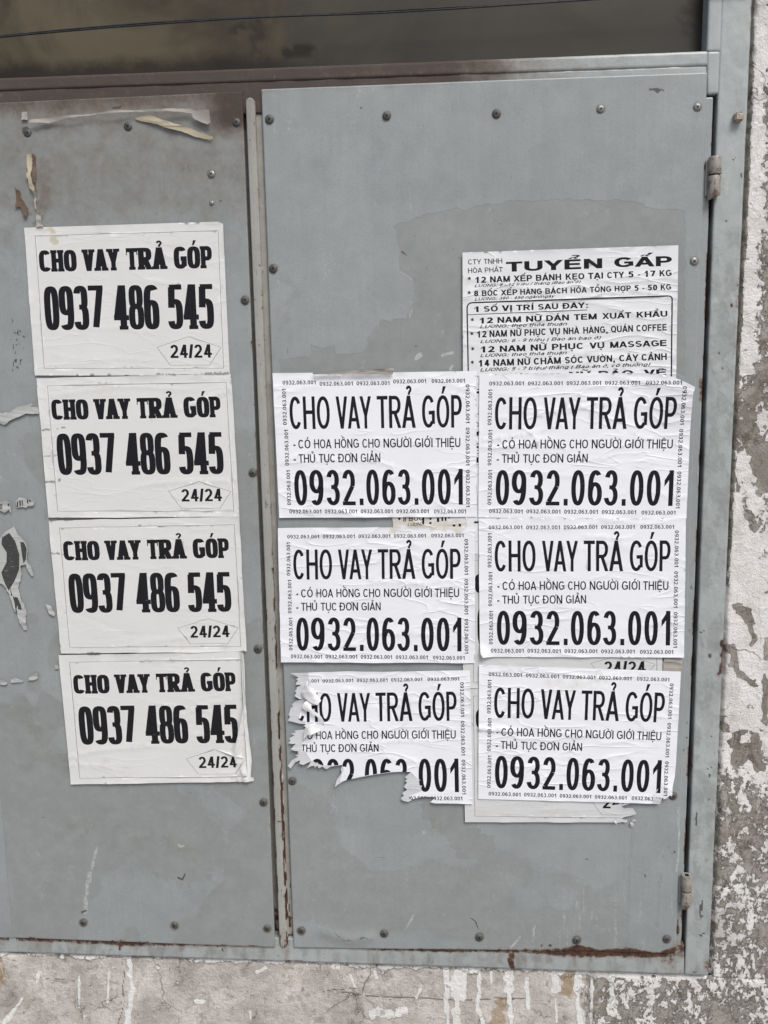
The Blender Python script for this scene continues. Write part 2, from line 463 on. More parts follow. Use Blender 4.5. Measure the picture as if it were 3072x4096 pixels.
def slab(name, quad, Y, depth, res, parent, mat, attrf=None, wavef=None, origin=None, edge=0.0015, label=None):
    """a solid plate: finely gridded front at y=Y, rounded edge, sides going back by depth"""
    X, Z, px, py = quad_grid(quad, res, Y)
    n, m = X.shape
    YY = np.full(X.shape, Y)
    if wavef is not None: YY = YY+wavef(px, py)
    idx = np.arange(n*m).reshape(n, m)
    f = np.stack([idx[:-1, :-1], idx[1:, :-1], idx[1:, 1:], idx[:-1, 1:]], -1).reshape(-1, 4).tolist()
    V = np.stack([X, YY, Z], -1).reshape(-1, 3)
    ring = list(idx[0, :-1])+list(idx[:-1, -1])+list(idx[-1, :0:-1])+list(idx[:0:-1, 0])
    cx, cz = X.mean(), Z.mean()
    b0 = len(V)
    rv = V[ring].copy()
    c = np.array([cx, 0, cz])
    out = rv-c; out[:, 1] = 0
    sgn = np.zeros_like(rv)
    # outward step along x/z by 'edge' for a soft arris
    xs = X.reshape(-1)[ring]; zs = Z.reshape(-1)[ring]
    k = len(ring)
    top = np.arange(k) < m-1
    right = (np.arange(k) >= m-1) & (np.arange(k) < m-1+n-1)
    bot = (np.arange(k) >= m+n-2) & (np.arange(k) < 2*(m-1)+n-1)
    left = ~(top | right | bot)
    e = min(edge, depth*0.5)
    sgn[top, 2] = e*0.6; sgn[bot, 2] = -e*0.6; sgn[right, 0] = e*0.6; sgn[left, 0] = -e*0.6
    r1 = rv+sgn; r1[:, 1] += e
    r2 = r1.copy(); r2[:, 1] = np.maximum(Y+depth, r1[:, 1]+1e-4)
    V = np.concatenate([V, r1, r2])
    for j in range(k):
        j2 = (j+1) % k
        f.append([int(ring[j2]), int(ring[j]), b0+j, b0+j2][::-1])
        f.append([b0+j2, b0+j, b0+k+j, b0+k+j2][::-1])
    f.append([b0+k+j for j in range(k)])
    at_ = {}
    if attrf is not None:
        for kk, a in attrf(px, py).items():
            a = np.clip(a, 0, 1).reshape(-1)
            at_[kk] = np.concatenate([a, a[ring], a[ring]])
    me = make_mesh(name, V, f, [mat], None, True, at_, origin)
    sm = np.ones(len(me.polygons), bool); sm[-(2*k+1):] = False
    me.polygons.foreach_set('use_smooth', sm)
    o = link(name, me, parent)
    if origin is not None and parent is None: o.location = origin
    return o

def px_rect(x0, y0, x1, y1): return [(x0, y0), (x1, y0), (x1, y1), (x0, y1)]

# ------------------------------------------------------------------ ground and plaster wall
gm = make_mesh('ground', [(-40, 0.5, 0), (40, 0.5, 0), (40, -60, 0), (-40, -60, 0)], [[0, 3, 2, 1]], [M_GROUND])
gob = link('ground', gm); gob['kind'] = 'structure'

def wall_attr(px, py):
    n1 = fbm(px/90, py/90, 31, 4)
    white = np.full(px.shape, 0.30)
    right = px > np.interp(py, [0, 4096], [2990, 2800])
    frx = np.interp(py, [0, 900, 1800, 2900, 3900], [3000, 2966, 2920, 2875, 2828])
    dfr = px-frx
    white = np.where(right, np.interp(py, [0, 500, 900, 1500, 1900, 2150, 2500, 2900, 3200, 3700, 4096],
                                      [0.44, 0.36, 0.42, 0.40, 0.56, 0.66, 0.80, 0.74, 0.46, 0.50, 0.46]), white)
    white = white+np.where(right & (py < 1500), 0.45*np.exp(-((dfr-45)/38)**2), 0)
    white = white+np.where(right & (py > 2050) & (py < 2900), 0.15*np.exp(-(dfr/110)**2), 0)
    # grey band hugging the frame
    white = white-np.where(right & (dfr < 16+14*n1) & (py < 2350), 0.55, 0)
    for p, rr_ in [([(2950, 2420), (2990, 2480)], 20), ([(3000, 2500), (3010, 2560)], 16), ([(2925, 2600), (2945, 2680)], 18), ([(3060, 2560), (3066, 2620)], 12), ([(3062, 2900), (3060, 2700)], 9),
                   ([(2960, 2700), (3030, 2740)], 12), ([(2890, 2880), (2900, 2910)], 14), ([(2950, 2950), (2960, 3030)], 30), ([(3010, 2960), (3030, 3060)], 22), ([(3000, 2060), (3010, 2110)], 12), ([(2985, 1700), (3000, 1760)], 40), ([(3050, 1800), (3060, 1950)], 30)]:
        white = white-0.75*np.where(right, stroke(px, py, p, rr_, 18, 0.8, rr_), 0)
    white = white+np.where(right, 0.5*stroke(px, py, [(3018, 1990), (3026, 2010)], 26, 12, .4), 0)+np.where(right, 0.5*stroke(px, py, [(2946, 1985), (2950, 2400)], 14, 14, .6), 0)
    fb = np.interp(px, [0, 2827], [3807, 3901])          # bottom edge of the frame
    below = py > fb-25
    dz = py-fb
    lowleft = below & (px < 2830)
    white = np.where(lowleft, 0.14+0.34*sstep(2150, 2500, px), white)
    white = white+np.where(lowleft, 0.62*(1-sstep(2, 24+20*(n1-0.5)*4, dz)), 0)
    beige = np.where(lowleft, 1.0-0.9*sstep(2150, 2520, px), 0.12)
    drip = np.zeros(px.shape)
    for pts, r in [([(1786, 3870), (1790, 4120)], 11), ([(1836, 3880), (1822, 3950), (1830, 4120)], 17), ([(1862, 3880), (1850, 3990)], 12),
                   ([(1914, 3870), (1918, 3960), (1905, 4010), (1940, 4120)], 8), ([(2046, 3885), (2036, 3960), (2048, 4120)], 8),
                   ([(2038, 3890), (2040, 3960)], 18), ([(2107, 3920), (2112, 4040)], 8), ([(2222, 3895), (2224, 3960)], 15),
                   ([(2220, 3960), (2228, 4090)], 4), ([(2318, 3888), (2310, 3980), (2324, 4120)], 14), ([(2370, 3890), (2362, 4100)], 7),
                   ([(2446, 3895), (2448, 4020)], 9), ([(2470, 3930), (2490, 3925)], 12), ([(517, 3825), (530, 3960), (505, 4110)], 10),
                   ([(318, 3905), (316, 4020)], 5), ([(436, 3890), (430, 4010)], 4), ([(20, 4090), (85, 4000)], 9), ([(1500, 3890), (1506, 3915)], 6),
                   ([(1400, 3900), (1420, 3950)], 5), ([(1965, 3890), (1966, 3940)], 6), ([(1000, 4050), (1004, 4075)], 6),
                   ([(3048, 2400), (3050, 2520), (3040, 2680)], 9), ([(160, 3885), (150, 3925)], 8), ([(1030, 3890), (1060, 3870)], 7), ([(1680, 3960), (1668, 3990)], 6)]:
        drip = np.maximum(drip, stroke(px, py, pts, r, 6, 0.5, int(r*7)))
    stain = np.maximum(stroke(px, py, [(2280, 3900), (2270, 3960)], 26, 40), stroke(px, py, [(2005, 4020), (1990, 4096)], 26, 40))
    stain = np.maximum(stain, 0.8*stroke(px, py, [(0, 3830), (0, 3930)], 22, 40))
    stain = np.maximum(stain, 0.45*stroke(px, py, [(1150, 3850), (1160, 3900)], 30, 60))
    crack = np.zeros(px.shape)
    for pts in [[(1290, 3968), (1340, 3958), (1422, 3954)], [(1360, 3968), (1480, 3986), (1600, 3992), (1750, 3996), (1850, 4002), (2000, 3994), (2100, 3996)], [(2000, 4000), (2120, 3998)], [(490, 3830), (497, 3900), (490, 3960), (500, 4010), (470, 4100)], [(185, 3914), (300, 3920)],
                [(2960, 1040), (3010, 1032), (3072, 1028)], [(2940, 1395), (2990, 1400)], [(2880, 3430), (2930, 3424)]]:
        crack = np.maximum(crack, stroke(px, py, pts, 2.2, 3, 0.4, 7))
    for a, b in [((560, 4050), (720, 3940)), ((640, 4040), (780, 3930)), ((1200, 3900), (1240, 4060)), ((380, 4080), (470, 4000)), ((1010, 4010), (1060, 3920)), ((1250, 4050), (1290, 3990)), ((860, 4000), (840, 4060))]:
        crack = np.maximum(crack, 0.42*stroke(px, py, [a, b], 7, 14, 0.8, int(a[0])))
    return {'crack': crack, 'white': white, 'beige': beige, 'drip': drip, 'stain': stain}
def wall_piece(quad, res, Y=0.0):
    X, Z, px, py = quad_grid(quad, res, Y)
    n, m = X.shape
    YY = Y+(fbm(X*9, Z*9, 3, 3)-0.5)*0.006
    frx = np.interp(py, [0, 900, 1800, 2900, 3900], [3000, 2966, 2920, 2875, 2828])
    return X, Z, px, py, YY
V = []; F = []; AT = {k: [] for k in ('white', 'beige', 'drip', 'stain', 'crack')}
JE = [(3012, -120), (3004, 0), (2990, 300), (2972, 700), (2955, 1000), (2934, 1500), (2914, 1900), (2898, 2300), (2884, 2700), (2868, 3050), (2855, 3400), (2836, 3900)]
def add_patch(X, Y, Z, px, py, fine=True):
    n, m = X.shape
    b = sum(len(v) for v in V)
    V.append(np.stack([X, Y, Z], -1).reshape(-1, 3))
    idx = np.arange(n*m).reshape(n, m)+b
    F.extend(np.stack([idx[:-1, :-1], idx[1:, :-1], idx[1:, 1:], idx[:-1, 1:]], -1).reshape(-1, 4).tolist())
    a = wall_attr(px, py)
    for k in AT: AT[k].append(np.clip(a[k], 0, 1.3).reshape(-1))
# right column, its left border running along the jamb with a crumbled edge
xs_r = xz(3250, 2000)[0]
zt, zb = xz(3000, -160)[1], xz(2830, 3905)[1]
zz = np.linspace(zt, zb, 620)
jx = np.array([xz(x, y)[0] for x, y in JE]); jz = np.array([xz(x, y)[1] for x, y in JE])
left = np.interp(zz, jz[::-1], jx[::-1])
left = left+0.0008+0.0045*(fbm(zz*70, zz*0+3, 8, 4))**2
uu = np.linspace(0, 1, 75)
Xg = left[:, None]+(xs_r-left)[:, None]*uu[None, :]
Zg = np.repeat(zz[:, None], len(uu), 1)
Yg = (fbm(Xg*9, Zg*9, 3, 3)-0.5)*0.006+0.010*np.exp(-((Xg-left[:, None])/0.004)**2)
pxg, pyg = project(Xg, 0.0, Zg)
add_patch(Xg, Yg, Zg, pxg, pyg)
# bottom strip under the frame
BE = [(-60, 3805), (1000, 3838), (2100, 3877), (2827, 3903), (2836, 3905)]
bx = np.array([xz(x, y)[0] for x, y in BE]); bz = np.array([xz(x, y)[1] for x, y in BE])
xx = np.linspace(xz(-60, 3805)[0], xs_r, 560)
topz = np.interp(xx, bx, bz)-0.0006-0.003*(fbm(xx*70, xx*0+9, 4, 4))**2
topz = np.where(xx > bx[-1], zb, topz)
zlow = xz(1000, 4180)[1]
vv = np.linspace(0, 1, 60)
Xg = np.repeat(xx[None, :], len(vv), 0)
Zg = topz[None, :]+(zlow-topz)[None, :]*vv[:, None]
Yg = (fbm(Xg*9, Zg*9, 3, 3)-0.5)*0.006+0.004*np.exp(-((topz[None, :]-Zg)/0.003)**2)
pxg, pyg = project(Xg, 0.0, Zg)
add_patch(Xg, Yg, Zg, pxg, pyg)
# the wall beyond the picture
XL, XR, ZT = -1.75, 2.2, 2.9
def coarse(x0, x1, z0, z1, nx, nz, Y=0.0):
    x, z = np.meshgrid(np.linspace(x0, x1, nx+1), np.linspace(z1, z0, nz+1))
    pxg, pyg = project(x, 0.0, z)
    add_patch(x, np.full(x.shape, Y), z, pxg, pyg)
coarse(xs_r, XR, zlow, zt, 20, 20)
coarse(xx[0], XR, 0.0, zlow, 30, 12)
coarse(XL, xx[0], 0.0, bz[0]-0.002, 12, 8)
FRL = -1.45                                     # left end of the whole shutter frame
FRT = zt+0.55                                   # its head
coarse(XL, FRL, bz[0]-0.002, FRT, 4, 12)
coarse(XL, XR, FRT, ZT, 30, 6)
coarse(left[0], XR, zt, FRT, 12, 6)
wallm = make_mesh('plaster_wall', np.concatenate(V), F, [M_WALL], None, True, {k: np.concatenate(v) for k, v in AT.items()})
wall = tag(link('plaster_wall', wallm), 'weathered plaster wall with flaking white limewash around the grey steel doors', 'wall')

# ------------------------------------------------------------------ fixed steel frame
frame = thing('steel_door_frame', 'grey painted steel frame around both doors, with a dark sooty window on top', 'door frame', (0, 0, 0))
def seam_soot(px, py):
    """soot is heaviest at the left, thinning out to the right"""
    return 1-sstep(1150, 1900, px)
YF = -0.006                                     # front face of the frame
def top_attr(px, py):
    s = 1-sstep(1250, 2500, px)
    leftlight = 1-sstep(0, 500, px)
    g = 0.42+0.95*s-0.45*leftlight
    g = g*(1-sstep(1900, 2800, px)*0.75)
    n = fbm(px/60, py/20, 44)
    rust = 0.35*stroke(px, py, [(1300, 300), (2100, 268), (2500, 250)], 10, 16)*n
    return {'grime': g, 'rust': rust, 'dark': 0.32*(fbm(px/25, py/25, 9) > 0.66), 'pale': 0.3*sstep(2000, 2300, px)*(n > 0.55)}
# upper rail of the window and lintel of the doors, split by a groove
slab('top_rail', [(-80, 318), (2838, 206), (2838, 260), (-80, 363)], YF, 0.045, 0.003, frame, M_FRAME, top_attr,
     lambda a, b: (fbm(a/60, b/60, 5)-0.5)*0.0016)
slab('door_lintel', [(-80, 366), (2828, 264), (2828, 372), (-80, 500)], YF+0.0012, 0.045, 0.003, frame, M_FRAME, top_attr,
     lambda a, b: (fbm(a/60, b/60, 6)-0.5)*0.0012)
def jamb_attr(px, py):
    e = np.interp(py, [p[1] for p in JE], [p[0] for p in JE])
    rust = 0.9*stroke(px, py, [(2893, 2560), (2888, 2650), (2876, 2700)], 7, 8)
    rust = np.maximum(rust, 0.55*stroke(px, py, [(2826, 3850), (2832, 3880)], 14, 10))
    rust = np.maximum(rust, 0.36*(1-sstep(0, 8, e-px))*(fbm(px/30, py/40, 6) > 0.5))
    rust = np.maximum(rust, 0.9*stroke(px, py, [(2923, 1217), (2926, 1226)], 4, 3))
    rust = np.maximum(rust, 0.8*stroke(px, py, [(2826, 3436), (2824, 3446)], 4, 3))
    rust = np.maximum(rust, 0.7*stroke(px, py, [(2690, 3830), (2715, 3800), (2680, 3850)], 18, 24))
    dark = np.zeros(px.shape)
    for p, r in [([(2834, 2620), (2840, 2630), (2846, 2618)], 3.5), ([(2840, 3100), (2838, 3106)], 5), ([(2832, 3075), (2846, 3070)], 3), ([(2800, 2530), (2815, 2522)], 3),
                 ([(2846, 2942), (2848, 2950)], 3), ([(2876, 1412), (2880, 1415)], 3.5), ([(2884, 1470), (2890, 1473)], 4), ([(2900, 885), (2911, 883)], 3),
                 ([(2942, 687), (2960, 687)], 2), ([(2958, 692), (2968, 692)], 2), ([(2960, 699), (2970, 699)], 2), ([(2962, 706), (2970, 706)], 2), ([(2956, 713), (2964, 713)], 2),
                 ([(2935, 640), (2943, 634)], 3), ([(2800, 3620), (2795, 3680)], 3), ([(2812, 3600), (2806, 3640)], 4), ([(2800, 3740), (2822, 3730)], 3), ([(2790, 3250), (2786, 3300)], 4)]:
        dark = np.maximum(dark, stroke(px, py, p, r, 3, 0.3))
    sp = fbm(px/26, py/26, 71, 3)
    dark = np.maximum(dark, 0.62*sstep(0.74, 0.78, sp)*sstep(2500, 3000, py))
    patch = (0.30+0.22*sstep(0.40, 0.60, fbm(px/34, py/60, 12, 5)))*(0.35+0.65*sstep(600, 1100, py))+0.10*sstep(2300, 2600, py)*sstep(.45, .55, fbm(px/40, py/200, 55))
    pale = 0.50*sstep(0.60, 0.72, fbm(px/35, py/80, 23, 4))
    return {'rust': rust, 'dark': dark, 'patch': patch, 'pale': pale, 'grime': 0.12*np.ones(px.shape)}
jl_t, jl_b = 2866, 2741                          # inner edge of the jamb (hinge gap side)
def jedge(y): return float(np.interp(y, [p[1] for p in JE], [p[0] for p in JE]))
slab('hinge_jamb', [(2893, -140), (jedge(-140), -140), (2832, 3902), (2740, 3897)], YF, 0.05, 0.0028, frame, M_FRAME, jamb_attr,
     lambda a, b: (fbm(a/50, b/90, 15)-0.5)*0.0022)
slab('window_stile', [(2842, -140), (2892, -140), (2880, 203), (2829, 205)], YF-0.0008, 0.05, 0.003, frame, M_FRAME, jamb_attr)
slab('corner_plate', [(2830, 208), (2879, 206), (2872, 372), (2831, 376)], YF-0.0006, 0.045, 0.003, frame, M_FRAME, jamb_attr)
def bot_attr(px, py):
    n = fbm(px/40, py/25, 77)
    pe = np.where(px < 1110, np.interp(px, [0, 1100], [3752, 3790]), np.interp(px, [1176, 2100, 2700], [3790, 3802, 3815]))
    d = py-pe
    lr = np.interp(px, [0, 120, 380, 520, 760, 900, 1000, 1100, 1180, 1380, 1480, 1700, 2100, 2250, 2420, 2640, 2700], [0.6, 0.75, 0.75, 0.8, 0.55, 0.62, 0.3, 0.15, 0.1, 0.2, 0.55, 0.85, 0.8, 0.85, 1, 0.95, 0.6])
    wd = np.interp(px, [0, 380, 520, 900, 1180, 1600, 2100, 2280, 2450, 2640], [14, 16, 24, 10, 6, 16, 16, 26, 26, 24])
    rust = lr*(1-sstep(wd*0.2, wd*(0.6+1.2*n), d))
    for p, r in [([(480, 3775), (478, 3800)], 7), ([(2046, 3822), (2048, 3866)], 11), ([(1140, 3800), (1150, 3850)], 14), ([(1150, 3845), (1210, 3842)], 6), ([(1470, 3862), (1560, 3864)], 2), ([(2660, 3840), (2700, 3850)], 26)]:
        rust = np.maximum(rust, (0.8 if r < 12 else 0.42)*stroke(px, py, p, r, r, 0.5))
    dark = np.maximum(stroke(px, py, [(1110, 3822), (1118, 3826)], 3, 3), stroke(px, py, [(890, 3796), (894, 3808)], 4, 3))
    dark = np.maximum(dark, 0.5*sstep(0.66, 0.72, fbm(px/18, py/18, 91)))
    grime = 0.20+0.25*sstep(0.5, 0.7, fbm(px/25, py/60, 13))
    patch = 0.5*sstep(0.45, 0.65, fbm(px/40, py/120, 31))
    return {'rust': rust, 'dark': dark, 'grime': grime, 'patch': patch}
slab('bottom_rail', [(-80, 3735), (2735, 3780), (2735, 3897), (-80, 3803)], YF, 0.05, 0.0028, frame, M_FRAME, bot_attr,
     lambda a, b: (fbm(a/60, b/60, 25)-0.5)*0.0016)
# remainder of the frame outside the picture: left jamb, mullion head
bm = bmesh.new()
def bx_(bm, x0, x1, y0, y1, z0, z1):
    r = bmesh.ops.create_cube(bm, size=1.0)
    for v in r['verts']:
        v.co = Vector(((x0+x1)/2+v.co.x*(x1-x0), (y0+y1)/2+v.co.y*(y1-y0), (z0+z1)/2+v.co.z*(z1-z0)))
xl = xz(-80, 2000)[0]
bx_(bm, FRL, FRL+0.06, YF, 0.05, bz[0], FRT)
bx_(bm, FRL+0.06, xl-0.001, YF, 0.045, xz(-80, 500, YF)[1], xz(-80, 318, YF)[1])
bx_(bm, FRL+0.06, xl-0.001, YF, 0.045, xz(-80, 3803, YF)[1], xz(-80, 3735, YF)[1])
link('outer_frame', bm_mesh('outer_frame', bm, [M_FRAME]), frame)
bm = bmesh.new()
bx_(bm, FRL+0.06, xz(2890, -140, YF)[0], YF, 0.05, FRT-0.06, FRT)
bx_(bm, xz(2842, -140, YF)[0]+0.001, jedge(-140) and xz(jedge(-140), -140, YF)[0], YF, 0.05, xz(2860, -140, YF)[1]+0.001, FRT-0.061)
link('head_rail', bm_mesh('head_rail', bm, [M_FRAME]), frame)
# sooty window pane with painted-in reflections, set back in the frame
YP = 0.020
def pane_attr(px, py):
    low = sstep(150, 320, py+0.035*(px-1000))
    g = 1.15*low*(1-sstep(950, 1500, px)*0.8)
    g = np.maximum(g, 1.0*stroke(px, py, [(1150, 215), (1230, 190)], 24, 36))
    g = np.maximum(g, 0.8*stroke(px, py, [(930, 120), (1030, 90)], 18, 40))
    g = np.maximum(g, 0.6*stroke(px, py, [(1010, 170), (1060, 120)], 30, 60))
    g = np.maximum(g, 0.75*stroke(px, py, [(2790, -50), (2800, 210)], 60, 120))
    return {'grime': g, 'grey': np.maximum(sstep(1120, 1180, px+30*(fbm(px/60, py/60, 2)-.5))*0.6, sstep(1250, 1800, px)*0.85)*np.clip(1-0.35*stroke(px, py, [(2330, 100), (2340, 250)], 60, 160), 0, 1)}
slab('window_pane', [(-120, -420), (2900, -460), (2900, 260), (-120, 380)], YP, 0.004, 0.008, frame, M_GLASS, pane_attr)
# near-black sheet put behind the doors, its colour giving the gap shade
bm = bmesh.new()
bx_(bm, FRL+0.06, xz(2900, 2000)[0], 0.16, 0.17, bz[0]-0.02, xz(1500, 300)[1])
link('gap_shade_panel', bm_mesh('gap_shade_panel', bm, [M_DARK]), frame)

# ------------------------------------------------------------------ screws
def screw_mesh(name, R=0.0050, mat=None, washer=True):
    bm = bmesh.new()
    prof = [(R*1.18, 0.0), (R*1.18, -0.0004), (R, -0.0005), (R*0.97, -0.0013), (R*0.80, -0.0022), (R*0.5, -0.0027), (0.0, -0.0029)]
    seg = 28
    rings = []
    for r, y in prof[:-1]:
        rings.append([bm.verts.new((r*math.cos(2*math.pi*i/seg), y, r*math.sin(2*math.pi*i/seg))) for i in range(seg)])
    tip = bm.verts.new((0, prof[-1][1], 0))
    for a, b in zip(rings[:-1], rings[1:]):
        for i in range(seg): bm.faces.new((a[i], a[(i+1) % seg], b[(i+1) % seg], b[i]))
    for i in range(seg): bm.faces.new((rings[-1][i], rings[-1][(i+1) % seg], tip))
    n0 = len(bm.faces)
    # cross recess
    for ang in (0.35, 0.35+math.pi/2):
        r = bmesh.ops.create_cube(bm, size=1.0)
        for v in r['verts']:
            x, y, z = v.co
            x *= R*1.0; z *= R*0.27; y = -0.00255+y*0.0009
            v.co = Vector((x*math.cos(ang)-z*math.sin(ang), y, x*math.sin(ang)+z*math.cos(ang)))
    bm.faces.ensure_lookup_table()
    for fc in bm.faces[n0:]: fc.material_index = 1
    me = bm_mesh(name, bm, [mat or M_SCREW, M_SLOT])
    me.polygons.foreach_set('use_smooth', np.array([p.material_index == 0 for p in me.polygons]))
    return me
SCREW = screw_mesh('screw')
SCREW_B = screw_mesh('screw', 0.0044, M_BRIGHT)
RIV = bmesh.new()
bmesh.ops.create_uvsphere(RIV, u_segments=16, v_segments=8, radius=0.0036)
for v in RIV.verts: v.co.y *= 0.6
RIVET = bm_mesh('rivet', RIV, [M_BRIGHT], True)
def put_screws(parent, spots, Y):
    for i, (x, y) in enumerate(spots):
        bright = (x, y) in BRIGHT
        o = link('screw', SCREW_B if bright else SCREW, parent, at(x, y, Y))
        o.rotation_euler = (random.uniform(-.06, .06), random.uniform(0, 3), random.uniform(-.06, .06))
        s = random.uniform(0.94, 1.06)
        o.scale = (s, s*0.65, s)
BRIGHT = {(2403, 436), (2790, 428), (2777, 1045), (845, 696)}

# ------------------------------------------------------------------ left door
YD = -0.0085                                     # face of the sheet panels
ldoor = thing('sheet_metal_door', 'left grey sheet steel door with four posters and brown grime along its top', 'door', at(500, 3760, YD), None)
def zero(o): return o
def child_fix(o, parent):
    o.matrix_parent_inverse = Matrix.Translation(-parent.location)
    return o
LS = [(111, 532), (512, 505), (946, 489), (845, 696), (980, 1201), (1011, 1892), (1032, 2596), (1054, 3210), (333, 3691), (698, 3702), (1069, 3714)]
RS = [(1078, 477), (1547, 463), (1986, 455), (2403, 436), (2790, 428), (2777, 1045), (1093, 1074), (1169, 3125), (1205, 3723), (1536, 3735), (1918, 3750), (2307, 3762), (2666, 3757), (2692, 3185)]
def ldoor_attr(px, py):
    n = fbm(px/80, py/80, 61, 5)
    te = np.interp(px, [0, 968], [412, 366])
    d = py-te
    g = 0.80*(1-sstep(0, 110+160*n, d))
    g = np.maximum(g, 1.0*sstep(640, 930, px)*(1-sstep(90, 230+120*n, d)))
    g = np.maximum(g, 0.42*sstep(300, 500, px)*(1-sstep(20, 160, d)))
    g = np.maximum(g, 0.62*stroke(px, py, [(170, 640), (180, 760), (160, 860)], 50, 90))
    g = np.maximum(g, 0.45*stroke(px, py, [(20, 560), (30, 760)], 60, 120))
    g = np.maximum(g, 0.55*stroke(px, py, [(120, 520), (300, 500), (560, 480)], 16, 30))
    g = np.maximum(g, 0.30*stroke(px, py, [(520, 540), (520, 600)], 30, 60))
    g = np.maximum(g, 0.35*stroke(px, py, [(950, 640), (965, 760)], 26, 60))
    g = np.maximum(g, 0.30*stroke(px, py, [(60, 2850), (180, 2960), (240, 3060)], 80, 160))
    g = np.maximum(g, 0.22*stroke(px, py, [(200, 3280), (430, 3330), (880, 3420), (920, 3500)], 90, 180))
    g = np.maximum(g, 0.44-0.32*sstep(650, 1300, py))
    g = np.maximum(g, screw_dirt(px, py, LS))
    dark = np.zeros(px.shape)
    rr = np.random.default_rng(5)
    for _ in range(26):
        x, y = 40+rr.normal(28, 14), rr.uniform(1275, 1480)
        dark = np.maximum(dark, stroke(px, py, [(x, y), (x+rr.uniform(-5, 5), y+rr.uniform(2, 11))], rr.uniform(1.8, 3.6), 2))
    for p, r in [([(40, 1360), (32, 1362)], 2), ([(712, 3508), (730, 3516), (740, 3498)], 5), ([(826, 3470), (827, 3445)], 2),
                 ([(815, 3285), (860, 3305), (960, 3328)], 1.4), ([(190, 2915), (230, 2912)], 2), ([(730, 3165), (770, 3172)], 1.6),
                 ([(470, 3412), (520, 3418)], 1.5), ([(172, 3270), (176, 3270)], 4), ([(330, 3650), (342, 3644)], 5), ([(860, 500), (856, 770)], 1.2), ([(138, 545), (140, 600)], 1.4),
                 ([(450, 435), (480, 428)], 5), ([(880, 805), (884, 804)], 3)]:
        dark = np.maximum(dark, (0.60 if r < 2.6 else 0.9)*stroke(px, py, p, r, 2.5, 0.4))
    dark = np.maximum(dark, 0.75*stroke(px, py, [(110, 520), (112, 540)], 16, 20))
    pale = np.zeros(px.shape)
    for p, r, v in [([(388, 3390), (370, 3460), (345, 3560), (340, 3650)], 10, .62), ([(715, 3380), (735, 3385)], 8, .7), ([(60, 1820), (140, 1640), (0, 1700)], 20, .4), ([(200, 3300), (240, 3320)], 5, .5),
                    ([(130, 2880), (160, 2895)], 9, .5), ([(60, 3660), (40, 3700)], 14, .45), ([(160, 3200), (165, 3260)], 5, .4)]:
        pale = np.maximum(pale, v*stroke(px, py, p, r, r, 0.5))
    pale = np.maximum(pale, 0.42*sstep(0.58, 0.75, fbm(px/40, py/90, 83)))
    patch = 0.8*sstep(0.48, 0.60, fbm(px/260, py/260, 40, 3))*sstep(1500, 1900, py)
    patch = np.maximum(patch, 0.7*polymask(px, py, [(140, 3000), (800, 3150), (1000, 3450), (800, 3560), (300, 3420), (140, 3200)], 60, 60))
    patch = np.maximum(patch, 0.9*(1-sstep(700, 1000, py)))
    rust = 0.6*stroke(px, py, [(0, 3748), (1095, 3786)], 5, 8)*sstep(0.42, 0.6, fbm(px/50, py/50, 3))
    e = np.interp(py, [368, 3787], [968, 1099])
    rust = np.maximum(rust, 0.5*(1-sstep(0, 8, e-px))*sstep(0.55, .7, fbm(px/40, py/60, 8)))
    return {'grime': g, 'dark': dark, 'pale': pale, 'patch': patch, 'rust': rust}
def screw_dirt(px, py, spots):
    m = np.zeros(px.shape)
    for x, y in spots:
        d = np.hypot(px-x, py-y)
        m = np.maximum(m, 0.75*np.exp(-((d-15)/6)**2))
        m = np.maximum(m, 0.40*np.exp(-((px-x)/14)**2)*np.exp(-np.maximum(py-y, 0)/45)*(py > y))
    return m
def sheet_wave(seed, a=0.0022):
    return lambda px, py: (fbm(px/700, py/700, seed, 2)-0.5)*2*a+(fbm(px/160, py/160, seed+5, 2)-0.5)*0.0007
o = slab('sheet_panel', [(-100, 417), (967, 367), (1099, 3787), (-100, 3746)], YD, 0.0022, 0.0018, ldoor, M_DOOR, ldoor_attr, sheet_wave(11, 0.0015)); child_fix(o, ldoor)
def door_screws(parent, spots):
    n0 = set(bpy.data.objects)
    put_screws(parent, spots, YD-0.0008)
    for o in set(bpy.data.objects)-n0: o.location = Vector(o.location)-parent.location
door_screws(ldoor, LS)
o = link('rivet', RIVET, ldoor); o.location = Vector(at(847, 812, YD))-ldoor.location
# the rest of the left door outside the picture, and its leaf frame
bm = bmesh.new()
x0 = xz(-100, 2000, YD)[0]-0.0012
bx_(bm, FRL+0.07, x0, YD, YD+0.0022, xz(-100, 3746, YD)[1], xz(-100, 417, YD)[1])
o = link('sheet_panel', bm_mesh('sheet_panel', bm, [M_DOOR]), ldoor); child_fix(o, ldoor)
def lf_attr(px, py):
    return {'grime': 0.45+0.2*(fbm(px/30, py/90, 4)-0.5), 'rust': 0.8*sstep(3560, 3680, py)*(fbm(px/20, py/50, 4) > 0.4), 'dark': 0.3*np.ones(px.shape)}
o = slab('leaf_frame', [(700, 470), (989, 452), (1128, 3722), (760, 3715)], 0.012, 0.035, 0.005, ldoor, M_BAR, lf_attr); child_fix(o, ldoor)

